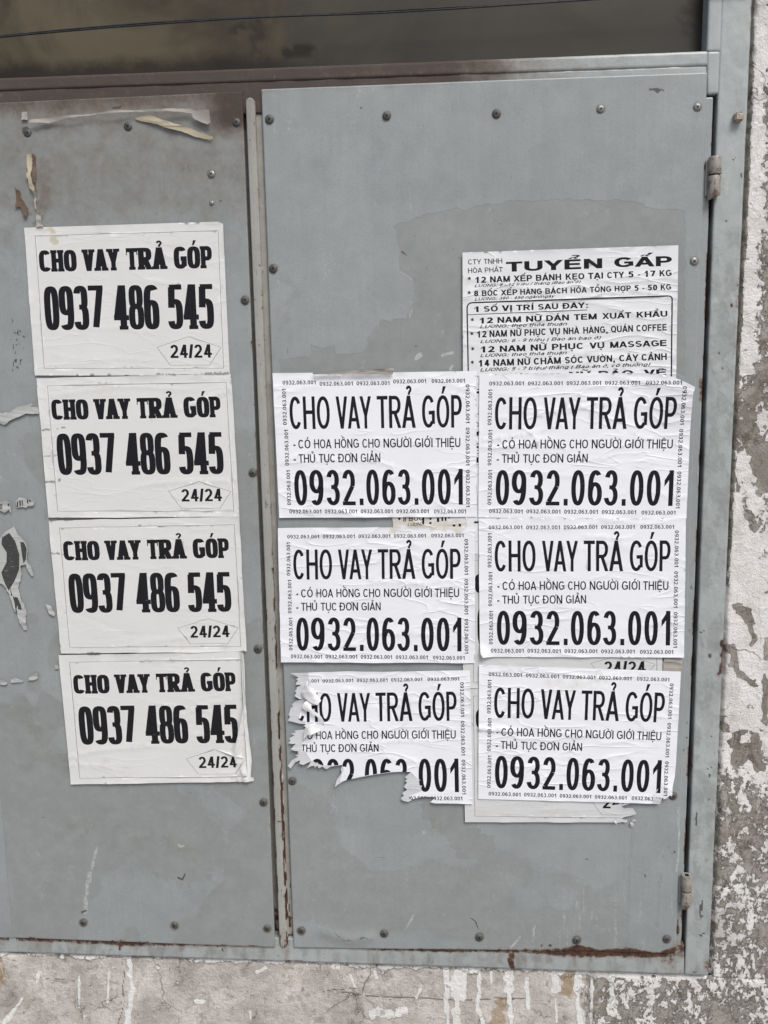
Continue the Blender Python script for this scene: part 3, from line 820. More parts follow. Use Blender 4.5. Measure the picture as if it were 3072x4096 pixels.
# cover bar (meeting strip) carried by the right door
rdoor = thing('sheet_metal_door', 'right grey sheet steel door on two hinges, with rust along its bottom', 'door', at(1900, 3790, YD))
def rdoor_attr(px, py):
    n = fbm(px/80, py/80, 161, 5)
    poly = [(1568, 905), (1600, 893), (1660, 868), (1725, 850), (1796, 832), (1860, 838), (1922, 822), (2000, 812), (2100, 801), (2258, 796), (2400, 803), (2485, 799), (2545, 808), (2581, 828), (2640, 842), (2711, 842),
            (2740, 850), (2740, 1500), (1120, 1500), (1110, 1440), (1235, 1425), (1245, 1377), (1290, 1390), (1341, 1375), (1345, 1418), (1460, 1408), (1470, 1350), (1520, 1285), (1620, 1275), (1660, 1200), (1655, 1120), (1600, 1080), (1590, 1000), (1582, 930)]
    patch = polymask(px, py, poly, 9, 11, 19)*(0.62+0.55*fbm(px/120, py/150, 77, 4))
    patch = np.maximum(patch, 0.9*polymask(px, py, [(1650, 3140), (1880, 3240), (2000, 3420), (1960, 3480), (1850, 3440), (1700, 3280)], 14, 40, 29))
    patch = np.maximum(patch, 0.55*sstep(0.5, 0.62, fbm(px/300, py/300, 41, 3))*sstep(2600, 3100, py))
    te = np.interp(px, [1046, 2828], [358, 290])
    g = 0.30*(1-sstep(0, 40, py-te))*(1-sstep(1500, 2300, px)*0.6)
    g = np.maximum(g, 0.30*stroke(px, py, [(1110, 1080), (1180, 1160), (1120, 1330)], 22, 60))
    g = np.maximum(g, 0.24*stroke(px, py, [(1110, 1240), (1105, 1310)], 20, 30))
    g = np.maximum(g, 0.16*stroke(px, py, [(1240, 560), (1230, 640)], 110, 240))
    g = np.maximum(g, 0.22*stroke(px, py, [(1700, 1100), (1760, 1380), (1720, 1480)], 60, 120))
    g = np.maximum(g, 0.28*stroke(px, py, [(1700, 3080), (1740, 3300)], 60, 140))
    g = np.maximum(g, 0.10)
    g = np.maximum(g, screw_dirt(px, py, RS))
    dark = np.zeros(px.shape)
    for p, r in [([(1444, 429), (1446, 432)], 3.5), ([(1659, 944), (1661, 945)], 3), ([(1662, 1385), (1664, 1386)], 4), ([(1605, 1005), (1625, 1020)], 3), ([(1610, 1010), (1618, 1028)], 2),
                 ([(2035, 940), (2085, 935)], 2.5), ([(2600, 358), (2612, 360)], 5), ([(2620, 357), (2638, 360), (2630, 366)], 8), ([(2646, 356), (2654, 364)], 4),
                 ([(1260, 3710), (1330, 3722), (1380, 3760), (1420, 3762), (1460, 3748), (1490, 3758)], 2.2), ([(1390, 3757), (1460, 3745)], 2.5), ([(1500, 3430), (1620, 3426), (1680, 3470), (1670, 3480)], 1.4),
                 ([(1660, 3427), (1780, 3436)], 1.2), ([(1620, 3510), (1585, 3570)], 1.2), ([(1500, 3735), (1545, 3700)], 1.0), ([(1880, 3670), (1900, 3685), (1915, 3720)], 3), ([(1165, 3320), (1198, 3314)], 1.6),
                 ([(1168, 3505), (1194, 3484)], 1.8), ([(2695, 3405), (2700, 3410)], 3), ([(2340, 3435), (2350, 3438)], 3), ([(2580, 3500), (2582, 3508)], 3),
                 ([(1100, 1110), (1180, 1150)], 1.2), ([(1170, 1090), (1185, 1078)], 1.2), ([(1410, 555), (1418, 552)], 2), ([(2044, 690), (2044, 720)], 1.2), ([(2400, 680), (2404, 672)], 1.5), ([(1165, 1125), (1225, 1150)], 2)]:
        dark = np.maximum(dark, (0.60 if r < 2.6 else 0.9)*stroke(px, py, p, r, 2.5, 0.4))
    rr = np.random.default_rng(15)
    for _ in range(40):
        x, y = rr.uniform(1620, 2700), rr.uniform(880, 1460)
        dark = np.maximum(dark, 0.8*stroke(px, py, [(x, y), (x+rr.uniform(-9, 9), y+rr.uniform(-4, 4))], rr.uniform(0.9, 2.2), 2))
    pale = np.zeros(px.shape)
    for p, r, v in [([(1668, 1430), (1680, 1415)], 8, 1.0), ([(1772, 1420), (1812, 1412)], 6, .95), ([(1802, 1478), (1810, 1460)], 6, .8), ([(1378, 3640), (1390, 3615)], 4, .6), ([(1620, 3720), (1660, 3655)], 5, .6),
                    ([(1695, 3330), (1698, 3332)], 6, .7), ([(2045, 3790), (2080, 3750)], 5, .7), ([(1640, 1255), (1648, 1236), (1635, 1280)], 4, .55), ([(2712, 3230), (2718, 3400), (2706, 3480)], 7, .6),
                    ([(2130, 3770), (2140, 3700)], 4, .6), ([(1700, 1060), (1760, 1035)], 3, .5), ([(1605, 1218), (1606, 1220)], 6, .6), ([(2385, 3720), (2390, 3640)], 5, .5)]:
        pale = np.maximum(pale, v*stroke(px, py, p, r, r, 0.5))
    st = fbm(px/16, py/190, 83, 3)
    pale = np.maximum(pale, 0.52*sstep(0.52, 0.70, st)*sstep(3250, 3650, py)*sstep(1900, 2300, px))
    pale = np.maximum(pale, 0.42*sstep(0.58, 0.75, fbm(px/50, py/120, 85)))
    strk = 0.55*stroke(px, py, [(2530, 3300), (2515, 3520), (2510, 3780)], 9, 14)+0.5*stroke(px, py, [(2640, 3500), (2628, 3700)], 9, 10)
    patch = np.maximum(patch, np.maximum(strk, 0.9*(stroke(px, py, [(2671, 3388), (2672, 3390)], 6, 4)+stroke(px, py, [(2688, 3414), (2690, 3416)], 7, 4)+stroke(px, py, [(2650, 3428), (2651, 3429)], 6, 4))))
    pe = np.interp(px, [1176, 2100, 2700], [3789, 3801, 3813])
    d = pe-py
    lr = np.interp(px, [1176, 1350, 1500, 2000, 2220, 2330, 2420, 2520, 2600, 2660, 2700], [0.0, 0.15, 0.5, 0.5, 0.7, 1.0, 0.8, 0.95, 0.7, 0.75, 0.9])
    wd = np.interp(px, [1176, 1900, 2200, 2250, 2310, 2390, 2480, 2520, 2580, 2640, 2700], [2, 5, 12, 16, 40, 14, 26, 34, 12, 10, 50])
    rust = lr*(1-sstep(wd*0.2, wd*(0.6+1.0*n), d))
    rust = np.maximum(rust, 0.75*stroke(px, py, [(2166, 3785), (2167, 3787)], 5, 4)+0.75*stroke(px, py, [(2200, 3784), (2201, 3786)], 5, 4))
    e = np.interp(py, [290, 3813], [2828, 2701])
    rust = np.maximum(rust, 0.95*stroke(px, py, [(2330, 3806), (2305, 3795)], 12, 14))
    return {'grime': g, 'dark': dark, 'pale': pale, 'patch': patch, 'rust': rust}
def rwave(px, py):
    y = sheet_wave(21, 0.0016)(px, py)
    y = y-0.0022*np.exp(-((segdist(px, py, [(1290, 3725), (1400, 3760), (1480, 3748)]))/22)**2)
    y = y+0.0012*np.exp(-((px-2350)/160)**2-((py-3800)/40)**2)
    return y
o = slab('sheet_panel', [(1046, 358), (2828, 290), (2701, 3813), (1176, 3789)], YD, 0.0022, 0.0018, rdoor, M_DOOR, rdoor_attr, rwave); child_fix(o, rdoor)
door_screws(rdoor, RS)
def leaf_attr(px, py):
    n = fbm(px/20, py/120, 4, 4)
    rust = 1.5*sstep(3600, 3760, py)*sstep(0.25, 0.45, n)
    rust = np.maximum(rust, 0.6*stroke(px, py, [(2800, 1520), (2806, 1600)], 8, 8))
    e = np.interp(py, [390, 3792], [2851, 2723])
    rust = np.maximum(rust, 0.75*(1-sstep(1, 7, e-px))*sstep(0.35, 0.6, fbm(px/9, py/70, 14)))
    rust = np.maximum(rust, 0.7*stroke(px, py, [(2822, 660), (2832, 690)], 8, 8))
    dark = 0.62*sstep(0.64, 0.72, fbm(px/12, py/24, 24))*sstep(1900, 2300, py)
    return {'grime': 0.10+0.12*n, 'rust': rust, 'dark': dark, 'pale': 0.4*sstep(0.6, .7, fbm(px/15, py/90, 54))}
# leaf frame strip on the hinge side, the one by the meeting gap, and the top edge hidden behind the panel
o = slab('leaf_frame', [(2790, 392), (2851, 390), (2723, 3792), (2660, 3790)], YF, 0.04, 0.002, rdoor, M_DOOR, leaf_attr); child_fix(o, rdoor)
def strip_attr(px, py):
    n = fbm(px/14, py/60, 74, 4)
    rust = 0.9*stroke(px, py, [(1152, 3680), (1158, 3745)], 14, 14)*(n > 0.35)
    dark = np.maximum(0.9*stroke(px, py, [(1158, 3520), (1160, 3550)], 3, 2), 0.9*stroke(px, py, [(1156, 3615), (1158, 3645)], 3, 2))
    return {'rust': rust, 'dark': dark, 'grime': 0.25+0.25*n}
o = slab('leaf_frame', [(1018, 457), (1075, 456), (1200, 3739), (1146, 3738)], YF+0.004, 0.03, 0.003, rdoor, M_BAR, strip_attr); child_fix(o, rdoor)

def bar_poly():
    # flat bar with rounded ends; front outline in photo pixels
    L = [(982, 402), (989, 394), (1000, 390), (1010, 394), (1017, 404)]
    return L
def cover_bar():
    YB = YF-0.004
    tl, tr = (981.5, 391), (1017.5, 391)
    bl, br = (1118.5, 3789), (1151.5, 3789)
    rows = 520
    V = []; px = []; py = []
    prof = [(-1.0, 0.014), (-1.0, 0.0012), (-0.86, 0.0)]+[(q, -0.0004*(1-abs(q))) for q in (-.7, -.55, -.4, -.25, -.1, .05, .2, .35, .5, .62, .74)]+[(0.86, 0.0), (1.0, 0.0012), (1.0, 0.014)]
    for i in range(rows+1):
        t = i/rows
        cx = (tl[0]+tr[0])/2*(1-t)+(bl[0]+br[0])/2*t
        hw = (tr[0]-tl[0])/2*(1-t)+(br[0]-bl[0])/2*t
        yy = tl[1]*(1-t)+bl[1]*t
        e = min(yy-390, 3790-yy)
        k = 1.0 if e > hw else math.sqrt(max(0.0, 1-((hw-e)/hw)**2))
        for a, dy in prof:
            p = at(cx+a*hw*max(k, 0.12), yy, YB)
            V.append((p[0], YB+dy, p[2])); px.append(cx+a*hw); py.append(yy)
    m = len(prof)
    F = [[i*m+j, (i+1)*m+j, (i+1)*m+j+1, i*m+j+1] for i in range(rows) for j in range(m-1)]
    F.append(list(range(m))); F.append([rows*m+j for j in range(m)][::-1])
    px = np.array(px); py = np.array(py)
    edge = np.interp(py, [404, 3770], [1018, 1151])
    ledge = np.interp(py, [404, 3770], [982, 1118])
    n = fbm(px/10, py/45, 34, 4)
    low = sstep(1700, 3300, py)
    rust = 0.95*(1-sstep(2, 9, edge-px))*sstep(0.46-0.14*low, 0.60-0.12*low, n)*(0.4+0.75*low)
    rust = np.maximum(rust, 0.9*(1-sstep(2, 7, px-ledge))*sstep(0.50-0.1*low, .62-.1*low, fbm(px/10, py/60, 39))*sstep(1900, 2600, py))
    rust = np.maximum(rust, 0.95*stroke(px, py, [(1100, 3289), (1135, 3286)], 3.5, 2))
    rust = np.maximum(rust, 0.6*sstep(3640, 3790, py)*sstep(.42, .6, n))
    rust = np.maximum(rust, 0.7*stroke(px, py, [(1134, 3590), (1148, 3588)], 3, 2))
    dark = 0.60*sstep(0.66, 0.74, fbm(px/9, py/20, 33))
    pale = 0.35*sstep(.55, .7, fbm(px/14, py/160, 35))
    me = make_mesh('cover_bar', V, F, [M_BAR], None, True, {'rust': np.clip(rust, 0, 1), 'dark': dark, 'pale': pale, 'grime': 0.10+0.3*(1-sstep(400, 800, py))})
    o = link('cover_bar', me, rdoor); child_fix(o, rdoor)
    # weld bead that joins the bar to the leaf
    V = []; F = []
    rows = 300
    for i in range(rows+1):
        t = i/rows
        x = 1019*(1-t)+1153*t; y = 505*(1-t)+3745*t
        p = at(x, y, YF)
        b = 0.0009*(0.7+0.6*random.random())
        if min(abs(y-v) for v in (1075, 1760, 3118)) < 16: b *= 3.2
        for a in range(6):
            th = math.pi*a/5
            V.append((p[0]+b*math.cos(th), YF+0.004-b*1.3*math.sin(th)-0.0005, p[2]))
    F = [[i*6+j, (i+1)*6+j, (i+1)*6+j+1, i*6+j+1] for i in range(rows) for j in range(5)]
    pyv = np.repeat(np.linspace(505, 3745, rows+1), 6)
    rb = 0.9*sstep(0.45, 0.6, vnoise(pyv/30, pyv*0, 3))*sstep(1800, 2600, pyv)
    me = make_mesh('weld_bead', V, F, [M_BAR], None, True, {'rust': rb, 'pale': np.full(len(V), 0.5)})
    o = link('weld_bead', me, rdoor); child_fix(o, rdoor)
cover_bar()

# hinges -------------------------------------------------------------
def lathe_seg(bm, c, axis_z0, axis_z1, R, seg=28, hollow=0.0, tilt=0.0):
    rings = []
    for z, r in ((axis_z0, R*0.95), (axis_z0+0.0008, R), (axis_z1-0.0008, R), (axis_z1, R*0.95)):
        rings.append([bm.verts.new((c[0]+r*math.cos(2*math.pi*i/seg), c[1]+r*math.sin(2*math.pi*i/seg), z+tilt*math.cos(2*math.pi*i/seg)*(1 if z < (axis_z0+axis_z1)/2 else 0))) for i in range(seg)])
    for a, b in zip(rings[:-1], rings[1:]):
        for i in range(seg): bm.faces.new((a[i], a[(i+1) % seg], b[(i+1) % seg], b[i]))
    bm.faces.new(rings[0][::-1])
    if hollow > 0:
        inn = [bm.verts.new((c[0]+hollow*math.cos(2*math.pi*i/seg), c[1]+hollow*math.sin(2*math.pi*i/seg), axis_z1)) for i in range(seg)]
        low = [bm.verts.new((c[0]+hollow*math.cos(2*math.pi*i/seg), c[1]+hollow*math.sin(2*math.pi*i/seg), axis_z1-0.012)) for i in range(seg)]
        for i in range(seg):
            j = (i+1) % seg
            bm.faces.new((rings[-1][i], rings[-1][j], inn[j], inn[i]))
            f = bm.faces.new((inn[i], inn[j], low[j], low[i])); f.material_index = 1
        f = bm.faces.new(low); f.material_index = 1
    else:
        bm.faces.new(rings[-1])
def auto_smooth(me, ang=35):
    bm = bmesh.new(); bm.from_mesh(me)
    for e in bm.edges:
        if len(e.link_faces) == 2 and e.calc_face_angle(0) > math.radians(ang): e.smooth = False
    for f in bm.faces: f.smooth = True
    bm.to_mesh(me); bm.free()
def hinge(parent, xs, yt, ym, yb, R, hollow):
    YH = YF-R*0.75
    top = at(xs[0], yt, YH); mid = at(xs[1], ym, YH); bot = at(xs[2], yb, YH)
    cxx = (top[0]+bot[0])/2
    h = link('hinge', None, parent); h.location = Vector((cxx, YH, bot[2]))-parent.location
    h.empty_display_size = 0.02
    L1 = top[2]-bot[2]; Lm = mid[2]-bot[2]
    def attrs(me, z0, z1):
        z = np.array([v.co.z for v in me.vertices])
        a = me.attributes.new('rust', 'FLOAT', 'POINT')
        a.data.foreach_set('value', (0.34+0.45*np.exp(-np.minimum(np.abs(z-z0), np.abs(z-z1))/0.0015)).astype(np.float32))
        b = me.attributes.new('grime', 'FLOAT', 'POINT'); b.data.foreach_set('value', np.full(len(z), 0.25, np.float32))
    bm = bmesh.new(); lathe_seg(bm, (0, 0), Lm+0.0011, L1, R, hollow=hollow)
    me = bm_mesh('upper_knuckle', bm, [M_BAR, M_DARK]); auto_smooth(me); attrs(me, Lm, Lm); link('upper_knuckle', me, h)
    bm = bmesh.new(); lathe_seg(bm, (0, 0), 0.0, Lm-0.0011, R*0.97, tilt=0.0035)
    me = bm_mesh('lower_knuckle', bm, [M_BAR, M_DARK]); auto_smooth(me); attrs(me, Lm, 0.0); link('lower_knuckle', me, h)
    bm = bmesh.new(); lathe_seg(bm, (0, 0), Lm-0.004, Lm+0.004, R*0.6)
    me = bm_mesh('hinge_pin', bm, [M_RUSTY]); auto_smooth(me); link('hinge_pin', me, h)
    bm = bmesh.new()
    bx_(bm, -R*1.25, -R*0.2, R*0.45, R*0.9, 0.004, L1-0.004)
    link('hinge_leaf', bm_mesh('hinge_leaf', bm, [M_BAR]), h)
    return h
hinge(rdoor, (2861, 2858, 2855), 627, 701, 792, 0.0088, 0.0)
hinge(rdoor, (2746, 2745, 2744), 3500, 3562, 3626, 0.0080, 0.0035)

# rusty lug on the jamb
bm = bmesh.new()
p = at(2950, 472, YF)
bmesh.ops.create_cube(bm, size=1.0)
for v in bm.verts:
    v.co = Vector((v.co.x*0.011, v.co.y*0.012, v.co.z*0.011))
bmesh.ops.bevel(bm, geom=bm.edges[:], offset=0.0015, segments=2, affect='EDGES')
bmesh.ops.subdivide_edges(bm, edges=bm.edges[:], cuts=2, use_grid_fill=True)
for v in bm.verts:
    v.co += Vector((random.uniform(-1, 1), random.uniform(-1, 1), random.uniform(-1, 1)))*0.0005
o = link('cut_lug', bm_mesh('cut_lug', bm, [M_LUG]), frame, (p[0], YF-0.005, p[2]))

# ------------------------------------------------------------------ cable in front of the window
def tube(name, pts, r, mat, seg=8):
    V = []; F = []
    pts = [np.array(p) for p in pts]
    for i, p in enumerate(pts):
        t = pts[min(i+1, len(pts)-1)]-pts[max(i-1, 0)]
        t = t/np.linalg.norm(t)
        a = np.cross(t, [0, 1, 0]); a /= np.linalg.norm(a); b = np.cross(t, a)
        for k in range(seg):
            th = 2*math.pi*k/seg
            V.append(p+r*(math.cos(th)*a+math.sin(th)*b))
    for i in range(len(pts)-1):
        for k in range(seg):
            F.append([i*seg+k, i*seg+(k+1) % seg, (i+1)*seg+(k+1) % seg, (i+1)*seg+k])
    F.append(list(range(seg))); F.append([(len(pts)-1)*seg+k for k in range(seg)][::-1])
    return make_mesh(name, V, F, [mat], None, True)
cab = thing('cable', 'thin black twin cable strung across the dark window at the top', 'cable', at(1100, 65, -0.012))
cx_ = [-700, -250, 0, 250, 500, 750, 1000, 1200, 1400, 1700, 2000, 2250, 2600, 3000]
cy_ = [225, 172, 146, 122, 101, 84, 68, 61, 55, 38, 21, 3, -18, -46]
xs = np.linspace(-700, 3000, 90)
ys = np.interp(xs, cx_, cy_)
ys = np.convolve(np.pad(ys, 4, 'edge'), np.ones(9)/9, 'valid')
gap = 5.5*np.clip(np.interp(xs, [-700, 0, 250, 600, 1000, 1250, 1550, 1800, 2000, 3000], [0.6, 0.7, 1, 1.2, 0.6, .6, 1.3, 1.2, .7, .6]), 0, 2)
for sgn, r in ((1, 0.0013), (-1, 0.0011)):
    me = tube('cable_strand', [at(x, y+sgn*g*0.55, -0.012) for x, y, g in zip(xs, ys, gap)], r, M_CABLE)
    o = link('cable_strand', me, cab); child_fix(o, cab)

# ------------------------------------------------------------------ lettering: stroke glyphs drawn as polygons
ADV = dict(A=722, B=722, C=722, D=722, E=667, F=611, G=778, H=722, I=278, K=722, L=611, M=833, N=722, O=778, P=667, Q=778, R=722, S=667, T=611, U=722, V=667, X=667, Y=667)
ADV.update({d: 556 for d in '0123456789'})
ADV.update({'.': 278, ',': 278, '-': 333, '/': 278, ':': 333, '(': 333, ')': 333, '*': 389, ' ': 278,
            'a': 556, 'b': 611, 'c': 556, 'e': 556, 'g': 611, 'h': 611, 'i': 278, 'n': 611, 'o': 611, 'r': 389, 't': 333, 'u': 611, 'y': 556})
LSB = dict(A=5, V=5, Y=5, T=20, X=5, I=64)
LSB.update({'1': 60, '7': 40, '-': 50, '.': 70, ',': 70, ':': 95, '/': 0, '(': 60, ')': 40, '*': 20, 'y': 10, 't': 20, 'i': 70, 'r': 60})
GL = {
 'A': 'd0,0,.5,1 d1,0,.5,1 h.25,.2,.8', 'B': 'v0,0,1 h1,.1,.6 h.53,.1,.6 h0,.1,.6 a.5,.765,.46,.235,-90,90 a.52,.265,.48,.265,-90,90',
 'C': 'a.5,.5,.5,.5,38,322', 'D': 'v0,0,1 h1,.1,.5 h0,.1,.5 a.42,.5,.58,.5,-90,90', 'E': 'v0,0,1 h1,.1,.97 h.53,.1,.92 h0,.1,1',
 'F': 'v0,0,1 h1,.1,1 h.5,.1,.9', 'G': 'a.5,.5,.5,.5,38,318 v1,.12,.53 h.46,.52,1', 'H': 'v0,0,1 v1,0,1 h.52,.1,.9', 'I': 'v.5,0,1',
 'K': 'v0,0,1 d.06,.36,.95,1 d.40,.62,1,0', 'L': 'v0,0,1 h0,.1,1', 'M': 'v0,0,1 v1,0,1 d.0,1,.5,0 d1,1,.5,0', 'N': 'v0,0,1 v1,0,1 d0,1,1,0',
 'O': 'a.5,.5,.5,.5,0,360', 'P': 'v0,0,1 h1,.1,.55 h.43,.1,.55 a.5,.715,.5,.285,-90,90', 'Q': 'a.5,.5,.5,.5,0,360 d.6,.25,1,-.05',
 'R': 'v0,0,1 h1,.1,.55 h.48,.1,.6 a.5,.74,.47,.26,-90,90 d.52,.44,1,0', 'S': 'a.5,.745,.47,.255,22,232 l.21,.545,.79,.455 a.5,.255,.5,.255,-158,52',
 'T': 'h1,0,1 v.5,0,1', 'U': 'v0,.3,1 v1,.3,1 a.5,.32,.5,.32,180,360', 'V': 'd0,1,.5,0 d1,1,.5,0', 'X': 'd0,1,1,0 d1,1,0,0', 'Y': 'd0,1,.5,.4 d1,1,.5,.4 v.5,0,.45',
 '0': 'a.5,.5,.5,.5,0,360', '1': 'v.86,0,1 q.86,1,.1,.70', '2': 'a.5,.70,.48,.30,-30,165 l.915,.54,.06,.06 h0,0,1', '3': 'a.47,.75,.45,.25,-90,163 h.52,.35,.6 a.46,.26,.52,.26,-165,90',
 '4': 'v.74,0,1 h.24,0,1 d.68,1,.02,.27', '5': 'h1,.14,.95 l.12,1,.04,.48 a.45,.32,.52,.32,-158,140', '6': 'a.5,.31,.5,.31,0,360 a.54,.5,.54,.5,52,180 v0,.31,.5',
 '7': 'h1,0,1 l1,.97,.36,.0', '8': 'a.5,.76,.44,.24,0,360 a.5,.265,.5,.265,0,360', '9': 'a.5,.69,.5,.31,0,360 a.46,.5,.54,.5,232,360 v1,.5,.69',
 '.': 'k0,0,1,.19', ',': 'k0,0,1,.19 d.7,.03,.3,-.16', '-': 'k0,.28,1,.45', '/': 'd0,-.02,1,1.02', ':': 'k0,0,1,.19 k0,.5,1,.69', '(': 'a1,.38,1,.66,112,248', ')': 'a0,.38,1,.66,-68,68',
 '*': 'l.5,.98,.5,.5 l.02,.86,.98,.62 l.98,.86,.02,.62',
 'a': 'a.42,.22,.42,.22,0,360 v.95,0,.5 a.48,.50,.47,.22,0,160', 'b': 'v0,0,1 a.5,.36,.5,.36,0,360', 'c': 'a.5,.36,.5,.36,42,318', 'e': 'a.5,.36,.5,.36,0,310 h.36,.05,.95',
 'g': 'a.5,.36,.5,.36,0,360 v1,-.05,.72 a.5,-.02,.5,.2,200,360', 'h': 'v0,0,1 a.5,.42,.5,.30,0,180 v1,0,.42', 'i': 'v.5,0,.72 k0,.84,1,1', 'n': 'v0,0,.72 a.5,.42,.5,.30,0,180 v1,0,.42',
 'o': 'a.5,.36,.5,.36,0,360', 'r': 'v0,0,.72 a.7,.36,.7,.36,80,170', 't': 'v.4,.05,.95 h.70,0,1 h.0,.45,1', 'u': 'v0,.3,.72 v1,0,.72 a.5,.30,.5,.30,180,360', 'y': 'd0,.72,.5,0 d1,.72,.22,-.25',
}
def glyph(ch, W, wx, wy, seg, sup, slab=0.0):
    """polygons of one glyph: box 0..W by 0..1"""
    out = []
    mx = lambda x: wx/2+x*(W-wx)
    my = lambda y: wy/2+y*(1-wy)
    def path(pts, cuts=None):
        P = np.array(pts)
        T = np.gradient(P, axis=0)
        N = np.stack([-T[:, 1], T[:, 0]], 1)
        N /= np.maximum(np.linalg.norm(N, axis=1), 1e-9)[:, None]
        s = np.sqrt((wx/2*N[:, 0])**2+(wy/2*N[:, 1])**2)
        O = np.stack([(wx/2)**2*N[:, 0]/s, (wy/2)**2*N[:, 1]/s], 1)
        A, B = P+O, P-O
        for i in range(len(P)-1): out.append([tuple(A[i]), tuple(A[i+1]), tuple(B[i+1]), tuple(B[i])])
    def rect(x0, y0, x1, y1): out.append([(x0, y0), (x1, y0), (x1, y1), (x0, y1)])
    for op in GL.get(ch, '').split():
        c, a = op[0], [float(v) for v in op[1:].split(',')]
        if c == 'v':
            x = mx(a[0]); rect(x-wx/2, a[1], x+wx/2, a[2])
            if slab:
                for yy, sg in ((a[1], 1), (a[2], -1)):
                    if yy in (0.0, 1.0) and not (ch == '4' and yy == 1.0):
                        q = slab*0.28
                        l = -q if a[0] > 0 else (-q if ch not in 'BDEPRLFHKN' else -q)
                        y2 = yy+sg*wy*0.75
                        rect(x-wx/2-q, min(yy, y2), x+wx/2+q, max(yy, y2))
        elif c == 'h':
            y = my(a[0]); rect(a[1]*W, y-wy/2, a[2]*W, y+wy/2)
            if slab and ch in 'T' and a[0] == 1.0:
                rect(0, 1-wy*1.7, wx*0.20, 1); rect(W-wx*0.20, 1-wy*1.7, W, 1)
        elif c == 'k': rect(a[0]*W, a[1], a[2]*W, a[3])
        elif c == 'd':
            x0, x1 = mx(a[0]), mx(a[2]); hw = wx*0.54
            out.append([(x0-hw, a[1]), (x0+hw, a[1]), (x1+hw, a[3]), (x1-hw, a[3])])
            if slab:
                for xx, yy, other in ((x0, a[1], a[3]), (x1, a[3], a[1])):
                    if yy in (0.0, 1.0) and not (ch in 'AVY' and abs(xx-W/2) < 0.02) and ch in 'AVYKX':
                        q = slab*0.27
                        y2 = yy+(wy*0.75 if yy == 0 else -wy*0.75)
                        rect(xx-hw-q, min(yy, y2), xx+hw+q, max(yy, y2))
        elif c == 'q':                      # flag of the 1
            x0 = mx(a[0]); xl = a[2]*W-0.1*W
            hw = wx/2
            out.append([(x0-hw*0.2, 1.0), (x0-hw*0.3, 0.90), (xl, a[3]-0.02), (xl, a[3]-0.02+wy*0.05)])
            out.append([(x0-hw*0.25, 1.0), (x0+hw, 0.99), (x0-hw, 0.72), (xl, a[3]-0.16), (xl, a[3]+0.02)][0:5])
        elif c == 'l':
            path([(mx(a[0]), my(a[1])), (mx((a[0]+a[2])/2), my((a[1]+a[3])/2)), (mx(a[2]), my(a[3]))])
        elif c == 'a':
            cx0, cy0, rx, ry, t0, t1 = a
            n = max(4, int(seg*abs(t1-t0)/360))
            th = np.radians(np.linspace(t0, t1, n+1))
            ct, st = np.cos(th), np.sin(th)
            e = 2.0/sup
            x = cx0+rx*np.sign(ct)*np.abs(ct)**e
            y = cy0+ry*np.sign(st)*np.abs(st)**e
            path(list(zip(wx/2+x*(W-wx), wy/2+y*(1-wy))))
    return out
def marks(base, mk, W, wx, wy, low):
    """Vietnamese diacritics above / below / beside a letter"""
    out = []
    top = (0.72 if low else 1.0)
    if base == 'i': top = 0.80
    c = W/2
    y = top+0.04
    hasc = '\u0302' in mk or '\u0306' in mk
    s = max(wy*0.72, 0.07)
    def para(x0, y0, x1, y1, t): out.append([(x0-t, y0), (x0+t, y0), (x1+t, y1), (x1-t, y1)])
    for m in mk:
        if m == '\u0302':
            out.append([(c-.26, y), (c-.26+.16, y), (c+.04, y+.15), (c-.06, y+.17)]); out.append([(c+.26, y), (c+.10, y), (c-.04, y+.15), (c+.06, y+.17)])
        elif m == '\u0306':
            pts = [(c+.22*math.cos(math.radians(t)), y+.16+.13*math.sin(math.radians(t))) for t in range(180, 361, 30)]
            for p, q in zip(pts[:-1], pts[1:]): out.append([p, q, (q[0]*.8+c*.2, q[1]+s*.7), (p[0]*.8+c*.2, p[1]+s*.7)])
        elif m == '\u0301':
            x, yy = (c+.20, y+.12) if hasc else (c-.02, y)
            out.append([(x-.08, yy), (x+.06, yy), (x+.26, yy+.23), (x+.02, yy+.23)])
        elif m == '\u0300':
            x, yy = (c-.16, y+.13) if hasc else (c, y)
            out.append([(x+.07, yy), (x-.05, yy), (x-.24, yy+.2), (x-.03, yy+.2)])
        elif m == '\u0303':
            pts = [(c-.27+.54*k/8, y+.08+.055*math.sin(k/8*2*math.pi)) for k in range(9)]
            for p, q in zip(pts[:-1], pts[1:]): out.append([p, q, (q[0], q[1]+s), (p[0], p[1]+s)])
        elif m == '\u0309':
            x, yy = (c+.14, y+.11) if hasc else (c+.02, y-.02)
            pts = np.array([(x+.13*math.cos(math.radians(t)), yy+.17+.075*math.sin(math.radians(t))) for t in range(180, -76, -16)]+[(x+.012, yy+.045), (x+.005, yy)])
            T_ = np.gradient(pts, axis=0); N_ = np.stack([-T_[:, 1], T_[:, 0]], 1); N_ /= np.hypot(N_[:, 0], N_[:, 1])[:, None]
            O_ = N_*np.array([.08, .044])
            for k in range(len(pts)-1): out.append([tuple(pts[k]+O_[k]), tuple(pts[k+1]+O_[k+1]), tuple(pts[k+1]-O_[k+1]), tuple(pts[k]-O_[k])])
        elif m == '\u0323':
            out.append([(c-wx*.5, -.26), (c+wx*.5, -.26), (c+wx*.5, -.10), (c-wx*.5, -.10)])
        elif m == '\u031b':
            x = W-wx*.35
            out.append([(x-.03, top-.12), (x+.15, top-.02), (x+.20, top+.12), (x+.06, top+.12), (x+.04, top+.02), (x-.06, top-.04)])
    return out
